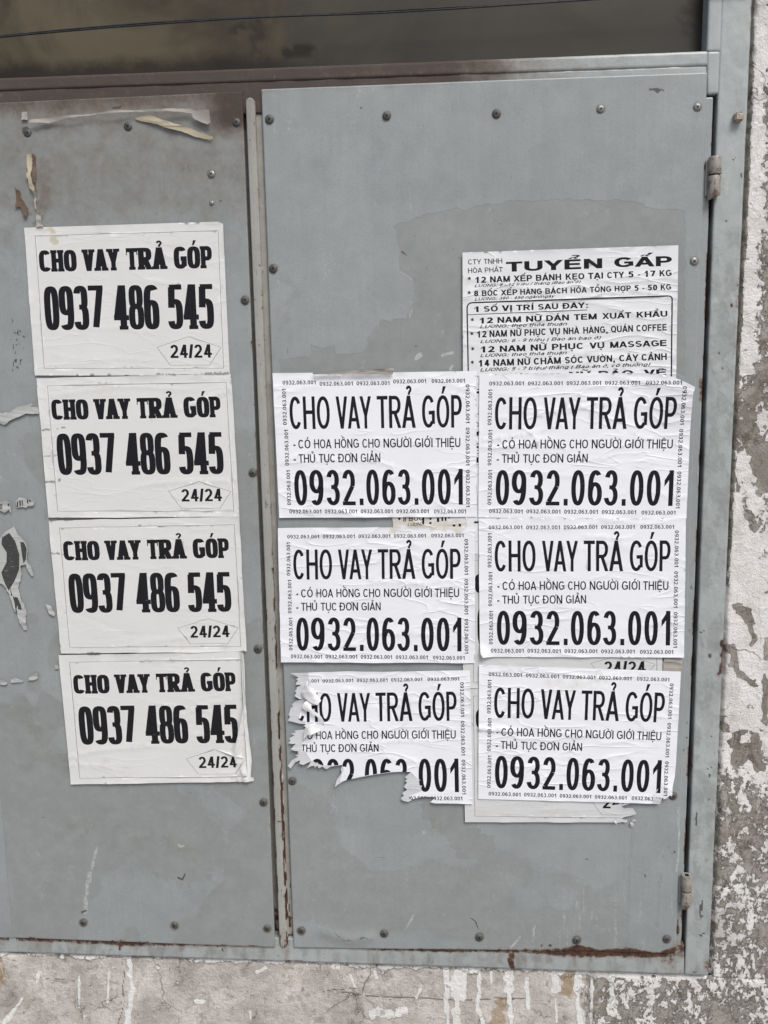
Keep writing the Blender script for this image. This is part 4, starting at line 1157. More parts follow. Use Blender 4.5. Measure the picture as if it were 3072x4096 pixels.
def layout(s, wx=.205, wy=.165, seg=28, sup=2.25, ital=0.0, slab=0.0, track=0.0, digW=None):
    """returns list of polygons with ink starting at x=0, and total ink width, in cap heights"""
    pen = 0.0; polys = []; x_min = None; x_max = 0
    for ch in unicodedata.normalize('NFC', s):
        d = unicodedata.normalize('NFD', ch)
        base, mk = d[0], d[1:]
        bar = False
        if base in '\u0110\u0111': base, bar = 'D', True
        adv = ADV.get(base, 600)/716.0
        lsb = LSB.get(base, 45)/716.0
        if slab: lsb = 0.013 if base.isdigit() else 0.022
        W = adv-2*lsb
        if base != ' ':
            w_ = wx
            if base in '.:,': W = wx*1.05
            if base == '1': W = adv*0.62
            if base == 'I': W = wx; 
            if base == 'i': W = wx
            if slab and base in 'CGOHVAYTRPUND0123456789': w_ = W*(0.40 if base in 'VAY' else (0.41 if base in '8' else 0.44) if base.isdigit() else 0.42)
            if slab and base == '1': w_ = W*.5
            low = base.islower()
            ps = glyph(base, W, w_, wy*(0.9 if low else 1), seg, sup, slab if base in 'CGOHVAYTRP4' else 0.0)
            ps = ps+marks(base, mk, W, wx, wy, low)
            if bar: ps.append([(-.12, .45), (W*.48, .45), (W*.48, .45+wy*.85), (-.12, .45+wy*.85)])
            if x_min is None: x_min = pen+lsb
            x_max = pen+lsb+W
            polys += [[(pen+lsb+x+ital*y, y) for x, y in p] for p in ps]
        pen += adv+track
    return [[(x-x_min, y) for x, y in p] for p in polys], x_max-x_min

# ------------------------------------------------------------------ posters
def homog(dst):
    """unit square (u right, v down) -> quad of world points"""
    src = [(0, 0), (1, 0), (1, 1), (0, 1)]
    A = []; b = []
    for (x, y), (u, v) in zip(src, dst):
        A.append([x, y, 1, 0, 0, 0, -u*x, -u*y]); b.append(u)
        A.append([0, 0, 0, x, y, 1, -v*x, -v*y]); b.append(v)
    return np.append(np.linalg.solve(np.array(A, float), np.array(b, float)), 1).reshape(3, 3)
def hmap(H, p):
    q = H@np.array([p[0], p[1], 1.0]); return (q[0]/q[2], q[1]/q[2])
def text_polys(s, p0, p1, capvec, **k):
    """text whose ink runs p0->p1 along the baseline with cap height vector capvec (any 2-D frame)"""
    P, L = layout(s, **k)
    e = (np.array(p1)-np.array(p0))/L
    c = np.array(capvec)
    return [[tuple(np.array(p0)+e*x+c*y) for x, y in p] for p in P]
def line_poly(p, q, t):
    p, q = np.array(p, float), np.array(q, float)
    d = q-p; n = np.array([-d[1], d[0]])/np.hypot(*d)*t/2
    return [tuple(p+n), tuple(q+n), tuple(q-n), tuple(p-n)]

NUM = '0932.063.001'
AR = 297/210.0
def layout_A():
    ink = []
    for s, x0, y0, x1, y1, c in [('CHO', .0643, .2961, .2579, .2988, .1437), ('VAY', .2902, .2987, .4735, .299, .1437), ('TRẢ', .5105, .2979, .7102, .2977, .1437), ('GÓP', .7482, .2978, .9367, .2995, .1448)]:
        ink += text_polys(s, (x0, y0), (x1, y1), (0, -c), wx=.26, wy=.19, sup=3.2, slab=.22, seg=32)
    for s, x0, y0, x1, y1, c in [('0937', .0747, .692, .3818, .6933, .2983), ('486', .4311, .6942, .6629, .6963, .2972), ('545', .7063, .6971, .9357, .6982, .2967)]:
        ink += text_polys(s, (x0, y0), (x1, y1), (0, -c), wx=.26, wy=.115, sup=3.2, slab=.2, seg=40, track=-.02)
    ink += text_polys('24/24', (.7072, .8897), (.9153, .889), (0, -.0892), wx=.215, wy=.165, seg=24)
    R = [(.0544, .056), (.9723, .0574), (.9707, .9608), (.0517, .9535)]
    for a, b in zip(R, R[1:]+R[:1]): ink.append(line_poly(a, b, .0017))
    R = [(.8043, .7465), (.9621, .821), (.902, .9389), (.7028, .9378), (.6413, .8162)]
    for a, b in zip(R, R[1:]+R[:1]): ink.append(line_poly(a, b, .0017))
    return ink
def layout_B(drop=()):
    ink = []
    sm = dict(wx=.20, wy=.15, seg=14, sup=2.3)
    rows = [(.0477, .079, .2121, .0782, .0277), (.2307, .0795, .3949, .0787, .0276), (.4126, .0789, .5752, .0781, .0276), (.5928, .0782, .7552, .0774, .0274), (.7818, .0777, .9447, .0769, .0274),
            (.0525, .9701, .2159, .9716, .0295), (.2331, .9703, .3979, .9717, .0294), (.4158, .9717, .5774, .9719, .0294), (.596, .973, .7605, .9732, .0293), (.7859, .9753, .948, .9756, .0292)]
    for i, (x0, y0, x1, y1, c) in enumerate(rows):
        if i in drop: y0 += .010; y1 += .010
        ink += text_polys(NUM, (x0, y0), (x1, y1), (0, -c), **sm)
    for a, b in [((.0598, .3516), (.0628, .1057)), ((.0617, .6318), (.0647, .384)), ((.0629, .9099), (.0659, .6645))]:
        ink += text_polys(NUM, a, b, (-.0195, 0), **sm)
    for a, b in [((.9477, .0889), (.9479, .35)), ((.9471, .3797), (.9472, .6408)), ((.9472, .6719), (.9473, .9308))]:
        ink += text_polys(NUM, a, b, (.0195, 0), **sm)
    big = dict(wx=.228, wy=.115, seg=36, sup=2.15)
    for s, x0, y0, x1, y1, c in [('CHO', .0757, .3818, .2756, .3815, .2227), ('VAY', .3074, .3805, .4812, .3812, .2197), ('TRẢ', .5097, .3791, .7001, .3787, .219), ('GÓP', .7322, .3788, .9288, .3796, .2204)]:
        ink += text_polys(s, (x0, y0), (x1, y1), (0, -c), **big)
    md = dict(wx=.20, wy=.145, seg=20, sup=2.2)
    for s, x0, y0, x1, y1, c in [('-', .0877, .5139, .0987, .5139, .0616), ('CÓ', .1127, .5151, .1736, .5141, .0616), ('HOA', .1923, .5141, .2786, .5143, .0626), ('HỒNG', .295, .5132, .4159, .5134, .0626), ('CHO', .4329, .5134, .5209, .5125, .0624),
                                 ('NGƯỜI', .5386, .5125, .6778, .5128, .0623), ('GIỚI', .6947, .5128, .7828, .513, .0632), ('THIỆU', .798, .513, .9209, .5133, .0631), ('-', .0862, .615, .0972, .615, .0607), ('THỦ', .1113, .6138, .1941, .6139, .0606),
                                 ('TỤC', .2128, .6139, .2961, .6128, .0606), ('ĐƠN', .3109, .6128, .4056, .6117, .0605), ('GIẢN', .4226, .6117, .5216, .6106, .0603)]:
        ink += text_polys(s, (x0, y0), (x1, y1), (0, -c), **md)
    ink.append(line_poly((.186, .483), (.193, .483), .004))
    for s, x0, x1 in [('0', .0833, .1485), ('9', .1602, .2307), ('3', .2464, .3136), ('2', .3261, .3915), ('.', .4118, .4312), ('0', .4468, .5112), ('6', .5267, .5941), ('3', .6057, .6699), ('.', .6892, .7084), ('0', .7262, .7908), ('0', .8062, .8715), ('1', .8891, .9351)]:
        ink += text_polys(s, (x0, .9135), (x1, .9137), (0, -.2505), wx=.222 if s not in '.' else .2, wy=.112, seg=40, sup=2.15)
    return ink
INK_A = layout_A()

def jag(pts, amp, step, seed):
    """roughen a polyline (torn edge)"""
    r = np.random.default_rng(seed)
    out = []
    for (x0, y0), (x1, y1) in zip(pts[:-1], pts[1:]):
        L = math.hypot(x1-x0, y1-y0); n = max(1, int(L/step))
        for i in range(n):
            t = i/n
            a = amp if i else 0
            out.append((x0+(x1-x0)*t+r.normal(0, a), y0+(y1-y0)*t+r.normal(0, a)))
    out.append(pts[-1])
    return out
def densify(poly, step):
    out = []
    n = len(poly)
    for i in range(n):
        (x0, y0), (x1, y1) = poly[i], poly[(i+1) % n]
        L = math.hypot(x1-x0, y1-y0); k = max(1, int(L/step))
        for j in range(k): out.append((x0+(x1-x0)*j/k, y0+(y1-y0)*j/k))
    return out

STAINS = [([(208, 915), (214, 958)], 15, .9), ([(160, 925), (215, 915)], 10, .6), ([(590, 965), (690, 985)], 16, .45), ([(690, 985), (830, 960)], 16, .4), ([(390, 1540), (460, 1600)], 30, .4),
          ([(700, 2560), (760, 2590)], 26, .42), ([(250, 2850), (262, 2990)], 26, .42), ([(420, 3060), (560, 3100)], 30, .4), ([(1440, 1620), (1620, 1590)], 26, .25), ([(1570, 2095), (1850, 2100)], 30, .6),
          ([(2200, 2740), (2400, 2720)], 40, .45), ([(1900, 3240), (2300, 3270)], 30, .4), ([(1868, 1100), (1866, 1120)], 18, .5)]
SMUDGES = [([(164, 1723), (260, 1708)], 4, .9), ([(176, 1827), (232, 1821)], 4, .7), ([(184, 1928), (240, 1922)], 4, .95), ([(240, 1924), (330, 1932)], 3, .5), ([(205, 2211), (255, 2218)], 3.5, .85), ([(210, 2280), (280, 2276)], 3, .4),
           ([(405, 1950), (470, 1956)], 4, .4), ([(200, 2074), (290, 2078)], 5, .9), ([(630, 1497), (700, 1498)], 4, .8), ([(780, 1496), (915, 1494)], 4, .9), ([(300, 2655), (340, 2640)], 3, .6), ([(350, 2616), (400, 2614)], 4, .9),
           ([(745, 2465), (760, 2490), (745, 2520)], 3, .45), ([(880, 2990), (930, 2996)], 3, .6), ([(1260, 1498), (1570, 1500)], 8, .30), ([(1258, 1510), (1262, 1560)], 3, .3), ([(1000, 2800), (1010, 2960)], 10, .25), ([(1918, 2918), (1990, 2921)], 3, .4)]
def sheet(name, outline, ink, Y, mats, seed=0, creases=10, lift=None, grid=0.0036, printzone=None, parent=None, amp=1.0, fibre=None):
    """one printed paper: outline & ink are world (x,z) polygons; overlay them in 2-D, then give the sheet its creases in depth.
    printzone: polygon where print has survived; outside it the fibre material shows"""
    S = 1000.0
    out = densify(outline, 0.004)
    O = np.array(out)
    cx, cz = O.mean(0)
    pts = []; edges = []
    def addp(poly):
        b = len(pts); n = len(poly)
        pts.extend(Vector(((x-cx)*S, (z-cz)*S)) for x, z in poly)
        edges.extend((b+i, b+(i+1) % n) for i in range(n))
    addp(out)
    if printzone is not None: addp(printzone)
    for p in ink: addp(p)
    r = np.random.default_rng(seed+100)
    x0, x1, z0, z1 = O[:, 0].min(), O[:, 0].max(), O[:, 1].min(), O[:, 1].max()
    gx, gz = np.meshgrid(np.arange(x0+grid/2, x1, grid), np.arange(z0+grid/2, z1, grid))
    gx = gx+r.uniform(-.35, .35, gx.shape)*grid; gz = gz+r.uniform(-.35, .35, gz.shape)*grid
    ok = inpoly(gx, gz, out)
    pts.extend(Vector(((x-cx)*S, (z-cz)*S)) for x, z in zip(gx[ok], gz[ok]))
    vs, es, fs, ov, oe, of = delaunay_2d_cdt(pts, edges, [], 0, 1e-4, False)
    VS = np.array([(v.x/S+cx, v.y/S+cz) for v in vs])
    T = np.array([list(f) for f in fs if len(f) == 3])
    C = VS[T].mean(1)
    keep = inpoly(C[:, 0], C[:, 1], out)
    T, C = T[keep], C[keep]
    order = np.argsort(C[:, 0]); T, C = T[order], C[order]
    inked = np.zeros(len(T), bool)
    for p in ink:
        q = np.array(p)
        i0, i1 = np.searchsorted(C[:, 0], [q[:, 0].min(), q[:, 0].max()])
        if i1 > i0:
            sub = C[i0:i1]
            m = (sub[:, 1] > q[:, 1].min()) & (sub[:, 1] < q[:, 1].max())
            if m.any():
                ii = np.nonzero(m)[0]
                inked[i0+ii] |= inpoly(sub[ii, 0], sub[ii, 1], [tuple(v) for v in q])
    MI = np.where(inked, 1, 0)
    if printzone is not None:
        zone = inpoly(C[:, 0], C[:, 1], printzone)
        MI = np.where(zone, MI, 2 if len(mats) > 2 else 0)
    F = T.tolist(); MI = MI.tolist()
    used = sorted({i for f in F for i in f}); remap = {v: i for i, v in enumerate(used)}
    P = VS[used]
    F = [[remap[i] for i in f] for f in F]
    X, Z = P[:, 0], P[:, 1]
    W, H = x1-x0, z1-z0
    y = (fbm(X*14+seed*3.1, Z*14, seed, 3)-0.5)*0.0012*amp
    for k in range(creases):
        ax = r.uniform(x0, x1); az = r.uniform(z0, z1)
        L = r.uniform(0.03, 0.13); th = r.normal(0, 0.16)
        bow = r.normal(0, 0.006)
        dx, dz = X-ax, Z-az
        u = (dx*math.cos(th)+dz*math.sin(th))/L
        v = -dx*math.sin(th)+dz*math.cos(th)-bow*(u*u)-0.002*np.sin(u*5+k)
        wd = r.uniform(0.0012, 0.0030)
        y -= amp*r.uniform(0.0004, 0.0013)*np.exp(-(v/wd)**2)*np.clip(1-u*u, 0, 1)*(1 if r.random() < .8 else -0.3)
    # the rim stands off a little here and there
    d = segdist(X, Z, out+[out[0]])
    y -= 0.0011*np.exp(-d/0.004)*sstep(0.45, 0.75, fbm(X*30+seed, Z*30, seed+3, 2))
    y = np.minimum(y, 0.0006)-0.0006
    if lift is not None: y = y-lift(X, Z)
    V = np.stack([X, Y+y, Z], -1)
    org = np.array([cx, Y, z0])
    # orientation towards the viewer (-y)
    a = V[F[0][0]]; b = V[F[0][1]]; c = V[F[0][2]]
    if np.cross(b-a, c-a)[1] > 0: F = [f[::-1] for f in F]
    sx, sy = project(X, Y, Z)
    stain = np.zeros(len(X)); smudge = np.zeros(len(X))
    for pts_, rad, v in STAINS: stain = np.maximum(stain, v*stroke(sx, sy, pts_, rad, rad, 0.6))
    for pts_, rad, v in SMUDGES: smudge = np.maximum(smudge, v*stroke(sx, sy, pts_, rad, rad, 0.6))
    smudge = np.maximum(smudge, 0.35*np.exp(-d/0.0025)*sstep(0.55, 0.75, fbm(X*40+seed, Z*40, seed+9, 2)))
    me = make_mesh(name, V, F, mats, MI, True, {'stain': stain, 'smudge': smudge}, org)
    o = link(name, me, parent, org)
    return o
def world(poly, Y): return [xz(x, y, Y) for x, y in poly]

def poster(name, quad, ink_unit, Y, label, group, mats, seed, outline=None, printzone=None, creases=10, lift=None, amp=1.0):
    H = homog(world(quad, Y))
    ink = [[hmap(H, p) for p in q] for q in ink_unit]
    ol = world(outline, Y) if outline is not None else densify(world(quad, Y), 0.02)
    if outline is None:
        r = np.random.default_rng(seed)
        ol = [(x+r.normal(0, .00025), z+r.normal(0, .00025)) for x, z in ol]
    o = sheet(name, ol, ink, Y, mats, seed, creases, lift, printzone=world(printzone, Y) if printzone else None, amp=amp)
    tag(o, label, 'poster', group)
    return o
YA = YD-0.0022
GA = 'landscape posters with heavy slab lettering'
GB = 'landscape posters bordered by repeated phone numbers'
def corner_lift(px, py, r, h, Y):
    c = np.array(xz(px, py, Y))
    def f(X, Z):
        d = np.hypot(X-c[0], Z-c[1])
        return h*np.clip(1-d/r, 0, 1)**1.6
    return f
A1 = [(97.5, 911.4), (893.8, 886.2), (919.7, 1496), (140.6, 1501.5)]
A2 = [(146.5, 1512.8), (925, 1495), (959.5, 2066), (195, 2070.8)]
A3 = [(194, 2082), (958, 2066), (986.6, 2605.5), (244, 2613.5)]
A4 = [(235.4, 2620), (982.6, 2606), (1015, 3124), (283.8, 3137)]
poster('loan_poster', A1, INK_A, YA, 'topmost slab-lettered loan poster on the left door, right below the peeling paper sliver', GA, [M_OLDP, M_INK], 1, creases=5, amp=.6,
       outline=[(97.5, 911.4), (400, 902), (700, 892), (872, 887), (893, 896), (906, 1200), (919.7, 1496), (840, 1499), (740, 1497), (640, 1502), (300, 1502), (140.6, 1501.5), (118, 1200)])
poster('loan_poster', A2, INK_A, YA-0.0004, 'second slab-lettered loan poster from the top of the left door', GA, [M_OLDP, M_INK], 2, creases=8, amp=.8)
poster('loan_poster', A3, INK_A, YA-0.0008, 'third slab-lettered loan poster from the top of the left door, digits flecked with wear', GA, [M_OLDP, M_INKW], 3, creases=9, amp=.8)
# A4: right margin folded over and crumpled
foldx = [(976, 2606), (980, 2650), (985, 2810), (972, 2880), (960, 2930), (944, 3010), (938, 3050)]
def a4lift(X, Z):
    fx = [xz(x, y, YA)[0] for x, y in foldx]; fz = [xz(x, y, YA)[1] for x, y in foldx]
    f = np.interp(Z, fz[::-1], fx[::-1])
    d = X-f
    inside = sstep(fz[-1]-0.01, fz[-1]+0.02, Z)
    h = 0.0052*np.exp(-(d/0.0045)**2)*inside
    h += 0.0016*np.clip(np.sin(d*420+Z*60), 0, 1)*(d > 0.004)
    c = np.array(xz(975, 3090, YA))
    h += 0.004*np.exp(-((X-c[0]+0.2*(Z-c[1]))/0.004)**2)*np.exp(-((Z-c[1])/0.022)**2)
    return h
poster('loan_poster', A4, INK_A, YA-0.0012, 'lowest slab-lettered loan poster on the left door, its right edge peeled and crumpled', GA, [M_OLDP, M_INKW, M_OLDP], 4, creases=9, amp=.8, lift=a4lift,
       outline=[(235.4, 2620), (600, 2613), (976, 2606), (981, 2650), (986, 2810), (990, 2880), (1000, 2980), (1008, 3040), (1004, 3108), (1015, 3109), (1015, 3124), (960, 3126), (283.8, 3137)],
       printzone=[(200, 2590), (973, 2590), (976, 2660), (980, 2810), (967, 2880), (955, 2930), (939, 3000), (941, 3035), (980, 3035), (960, 3070), (968, 3110), (966, 3150), (200, 3160)])

# older sheets under the newer ones on the right door
U1 = [(1846, 2212), (2649, 2212), (2650, 2752), (1853, 2752)]
U2 = [(1850, 2753), (2650, 2752), (2640, 3292), (1860, 3288)]
U0 = [(1846, 1815), (2640, 1805), (2646, 2210), (1850, 2210)]
def under(quad):
    # the older sheets carry the same print as the slab-lettered posters
    return INK_A
UL = [(1846, 2212), (2649, 2212), (2650, 2752), (1853, 2752)]
poster('old_poster', UL, INK_A, YA-0.0004, 'nearly covered older poster on the right door, a cut-off 24/24 showing', 'older posters covered by newer ones', [M_OLDU, M_INK], 11, creases=4, amp=.5)
u2s = (2350, 3050); u2f = .27125
poster('old_poster', U2, INK_A, YA-0.0006, 'older poster sticking out beneath the tilted poster, its lower right corner torn ragged', 'older posters covered by newer ones', [M_OLDU, M_INK, M_TORN], 12, creases=5, amp=.5,
       outline=[(1850, 2753), (2650, 2752), (2640, 3150)]+jag(crop(u2s, u2f, [(600, 605), (500, 640), (545, 668), (660, 665), (690, 700), (720, 745), (690, 768), (560, 795), (500, 825), (585, 838), (583, 875), (380, 880)]), 1.8, 8, 3)+[(2200, 3288), (1860, 3288)],
       printzone=[(1840, 2740), (2660, 2740), (2600, 3200), (2478, 3215), (2440, 3222), (2452, 3240), (2490, 3252), (2490, 3265), (2440, 3300), (1840, 3300)])

# job flyer -----------------------------------------------------------
CF = (1800, 950); CS = 1000/1659
def layout_C(Y):
    ink = []
    def P(x, y): return np.array(xz(CF[0]+x*CS, CF[1]+y*CS, Y))
    def T(words, x0, y0, x1, y1, cap, **k):
        for w_, a, b in words:
            ya = y0+(y1-y0)*(a-x0)/(x1-x0); yb = y0+(y1-y0)*(b-x0)/(x1-x0)
            p = P(a, ya)
            ink.extend(text_polys(w_, p, P(b, yb), P(a-cap*.02, ya-cap)-p, **k))
    thin = dict(wx=.18, wy=.15, seg=18); bold = dict(wx=.25, wy=.20, seg=20); wide = dict(wx=.25, wy=.21, seg=24)
    it = dict(wx=.19, wy=.19, seg=12, ital=.35)
    T([('CTY', 120, 207), ('TNHH', 224, 347)], 120, 180, 347, 172, 34, **thin)
    T([('HÒA', 120, 214), ('PHÁT', 231, 350)], 120, 237, 350, 229, 33, **thin)
    T([('TUYỂN', 372, 1010)], 420, 227, 1010, 204, 66, **wide)
    T([('GẤP', 1090, 1472)], 1090, 199, 1472, 189, 66, **wide)
    def star(x, y, r=12):
        for k in range(3):
            a = math.pi/2+k*math.pi/3
            c = (x, y)
            p, q = P(x+r*math.cos(a), y+r*math.sin(a)), P(x-r*math.cos(a), y-r*math.sin(a))
            ink.append(line_poly(p, q, .0011))
    for x, y in [(128, 272), (127, 366), (148, 545), (145, 638), (150, 738), (148, 828)]: star(x, y)
    T([('12', 168, 240), ('NAM', 266, 398), ('XẾP', 422, 545), ('BÁNH', 570, 738), ('KẸO', 768, 892), ('TẠI', 916, 1016), ('CTY', 1042, 1156), ('5', 1183, 1218), ('-', 1246, 1262), ('17', 1290, 1362), ('KG', 1390, 1470)], 168, 303, 1470, 256, 41, **bold)
    T([('8', 160, 188), ('BỐC', 212, 318), ('XẾP', 338, 447), ('HÀNG', 466, 610), ('BÁCH', 632, 776), ('HÓA', 800, 908), ('TỔNG', 928, 1070), ('HỢP', 1092, 1200), ('5', 1224, 1252), ('-', 1275, 1290), ('50', 1312, 1375), ('KG', 1398, 1467)], 160, 391, 1467, 347, 38, **bold)
    T([('1', 162, 192), ('SỐ', 224, 318), ('VỊ', 344, 412), ('TRÍ', 440, 554), ('SAU', 584, 718), ('ĐÂY:', 748, 916)], 162, 496, 916, 467, 38, **bold)
    T([('12', 197, 285), ('NAM', 315, 472), ('NỮ', 505, 608), ('DÁN', 638, 790), ('TEM', 822, 974), ('XUẤT', 1010, 1202), ('KHẨU', 1238, 1442)], 197, 572, 1442, 525, 39, **bold)
    T([('12', 180, 242), ('NAM', 262, 378), ('NỮ', 400, 474), ('PHỤC', 494, 638), ('VỤ', 660, 730), ('NHÀ', 752, 858), ('HÀNG,', 884, 1046), ('QUÁN', 1068, 1214), ('COFFEE', 1236, 1438)], 180, 665, 1438, 617, 44, **bold)
    T([('12', 205, 296), ('NAM', 330, 500), ('NỮ', 535, 640), ('PHỤC', 676, 888), ('VỤ', 926, 1024), ('MASSAGE', 1062, 1437)], 205, 764, 1437, 720, 41, **bold)
    T([('14', 190, 262), ('NAM', 287, 425), ('NỮ', 448, 532), ('CHĂM', 556, 736), ('SÓC', 762, 884), ('VƯỜN,', 908, 1094), ('CÂY', 1122, 1250), ('CẢNH', 1270, 1438)], 190, 857, 1438, 812, 44, **bold)
    T([('12', 205, 285), ('NAM', 330, 480), ('NỮ', 790, 930), ('BẢO', 985, 1215), ('VỆ', 1285, 1435)], 205, 950, 1435, 915, 42, **wide)
    T([('LƯƠNG: 8 - 12 triệu / tháng (Bao ăn ở)', 162, 862)], 162, 331, 862, 303, 19, **it)
    T([('LƯƠNG: 380 - 450 ngàn/ngày', 162, 690)], 162, 420, 690, 398, 19, **it)
    T([('LƯƠNG: theo thỏa thuận', 197, 772)], 197, 603, 772, 583, 22, **it)
    T([('LƯƠNG: 6 - 9 triệu ( Bao ăn bao ở)', 199, 995)], 199, 702, 995, 675, 22, **it)
    T([('LƯƠNG: theo thỏa thuận', 199, 770)], 199, 795, 770, 775, 22, **it)
    T([('LƯƠNG: 5 - 7 triệu/ tháng ( Bao ăn ở, có thưởng)', 199, 1322)], 199, 890, 1322, 853, 23, **it)
    fr = [(124, 1500), (121, 886), (113, 470), (117, 450), (128, 438), (145, 433), (1448, 388), (1464, 392), (1472, 405), (1473, 420), (1468, 886), (1466, 1400)]
    for a, b in zip(fr[:-1], fr[1:]): ink.append(line_poly(P(*a), P(*b), .0019))
    ink.append(line_poly(P(115, 513), P(910, 481), .0010))
    # cut-off letters of the lower lines that show in the strip between the posters
    def bar(x0, y0, x1, y1):
        ink.append([xz(x0, y0, Y), xz(x1, y0, Y), xz(x1, y1, Y), xz(x0, y1, Y)])
    bar(1909, 1503, 1913, 1508)
    for y0, y1 in [(1555, 1559), (1565, 1574), (1654, 1657), (1726, 1743), (1773, 1777), (1784, 1792), (1800, 1803), (1812, 1815), (1829, 1851), (1858, 1860)]:
        bar(1906 if y1-y0 > 5 else 1908, y0, 1918, y1)
    for k in range(6):
        a0, a1 = math.radians(-80+k*26), math.radians(-54+k*26)
        ink.append(line_poly(xz(1905+9*math.cos(a0), 1698+9*math.sin(a0), Y), xz(1905+9*math.cos(a1), 1698+9*math.sin(a1), Y), .0012))
    for k in range(3):
        a = k*math.pi/3+.2
        ink.append(line_poly(xz(1905+11*math.cos(a), 2089+6*math.sin(a), Y), xz(1905-11*math.cos(a), 2089-6*math.sin(a), Y), .0014))
    return ink
YC = YA-0.0008
cq = crop(CF, CS, [(83, 100), (800, 76), (1515, 52), (1507, 480), (1500, 905)])
col = cq+[(2698, 2235), (1867, 2215)]+crop(CF, CS, [(86, 886), (84, 500)])
o = sheet('job_flyer', world(col, YC), layout_C(YC), YC, [M_FLYP, M_INK], 21, 16, amp=.85)
tag(o, 'white job flyer headed in wide black letters, its lower half hidden by posters', 'flyer')
# remains of a second flyer under the left-hand posters
def layout_C2(Y):
    ink = []
    def P(x, y): return np.array(xz(1000+x*.6028, 1450+y*.6028, Y))
    p = P(1016, 1056)
    ink += text_polys('8 BỐC', p, P(1150, 1046), P(1016, 1024)-p, wx=.2, wy=.16, seg=18)
    p = P(1045, 1086)
    ink += text_polys('LƯƠNG', p, P(1150, 1080), P(1045, 1066)-p, wx=.15, wy=.14, seg=12, ital=.3)
    for k in range(3):
        a = k*math.pi/3+math.pi/2
        ink.append(line_poly(P(991+9*math.cos(a), 1037+9*math.sin(a)), P(991-9*math.cos(a), 1037-9*math.sin(a)), .0014))
    for x0, x1, y0, y1 in [(1143, 1157, 1024, 1070), (1190, 1204, 1030, 1044), (1190, 1204, 1058, 1072), (1240, 1256, 1030, 1058), (1270, 1282, 1024, 1052), (1292, 1304, 1026, 1050), (1314, 1326, 1022, 1034), (1345, 1362, 1074, 1088), (1384, 1400, 1070, 1088)]:
        ink.append([tuple(P(x0, y0)), tuple(P(x1, y0)), tuple(P(x1, y1)), tuple(P(x0, y1))])
    return ink
o = sheet('job_flyer', world([(1563, 1990), (1866, 1985), (1868, 2150), (1850, 2200), (1700, 2180), (1580, 2200)], YA), layout_C2(YA), YA, [M_FLYP, M_INK], 22, 9, amp=1.4, parent=None)
tag(o, 'torn strip of a job flyer in the gap above the complete flat poster', 'flyer')

# six loan posters with number borders --------------------------------
YB = YA-0.0019
INK_B = layout_B()
B1 = [(1090.4, 1492.2), (1905, 1484), (1906, 2067), (1117.5, 2071)]
B2 = [(1917.5, 1496), (2772, 1492), (2745, 2073), (1913, 2069)]
B3 = [(1111.5, 2111.5), (1899, 2106), (1900, 2652), (1124, 2648.6)]
B4 = [(1915, 2073), (2743, 2071), (2735, 2629), (1921, 2626)]
B5 = [(1118, 2692), (1880, 2680), (1891, 3214), (1126, 3209)]
B6 = [(1916, 2658.5), (2724, 2685.6), (2690, 3216), (1913, 3195.6)]
MB = [M_NEWP, M_INK, M_TORN]
def b1lift(X, Z):
    a, b = np.array(xz(1255, 1496, YB)), np.array(xz(1570, 1495, YB))
    t = sstep(a[0]-.002, a[0]+.002, X)*(1-sstep(b[0]-.002, b[0]+.002, X))
    d = Z-(a[1]-.003)
    return 0.0042*np.exp(-((d-0.001)/0.0035)**2)*t
poster('loan_poster', B1, layout_B(drop=(1, 2)), YB, 'number-bordered loan poster at upper left of its six, top edge folded into a ridge', GB, MB, 31, creases=14, lift=b1lift,
       outline=[(1090.4, 1492.2), (1251, 1491), (1253, 1498), (1572, 1497), (1573, 1489), (1905, 1484), (1906, 1800), (1906, 2067), (1500, 2069), (1117.5, 2071), (1104, 1780)])
l2 = corner_lift(2772, 1535, 0.085, 0.011, YB-.0006)
poster('loan_poster', B2, INK_B, YB-0.0006, 'number-bordered loan poster directly below the job flyer, its upper right corner curling off', GB, MB, 32, creases=20, lift=l2,
       outline=[(1917.5, 1496), (2300, 1492), (2560, 1492), (2640, 1496), (2690, 1508), (2735, 1528), (2772, 1547), (2771, 1560), (2766, 1566), (2757, 1800), (2745, 2073), (2400, 2072), (2160, 2074), (1913, 2069), (1915, 1800)])
poster('loan_poster', B3, INK_B, YB-0.0003, 'complete flat number-bordered loan poster directly above the ripped one', GB, MB, 33, creases=14)
l4 = corner_lift(1921, 2626, 0.022, 0.009, YB)
poster('loan_poster', B4, INK_B, YB-0.0010, 'number-bordered loan poster with its lower left corner curled up', GB, MB, 34, creases=18, lift=l4,
       outline=[(1915, 2073), (2743, 2071), (2741, 2300), (2735, 2629), (2300, 2628), (1955, 2627), (1930, 2625), (1922, 2610), (1919, 2560), (1916, 2300)])
t1 = (1140, 2660); f1 = 400/1639
t2 = (1400, 3000); f2 = 550/1659
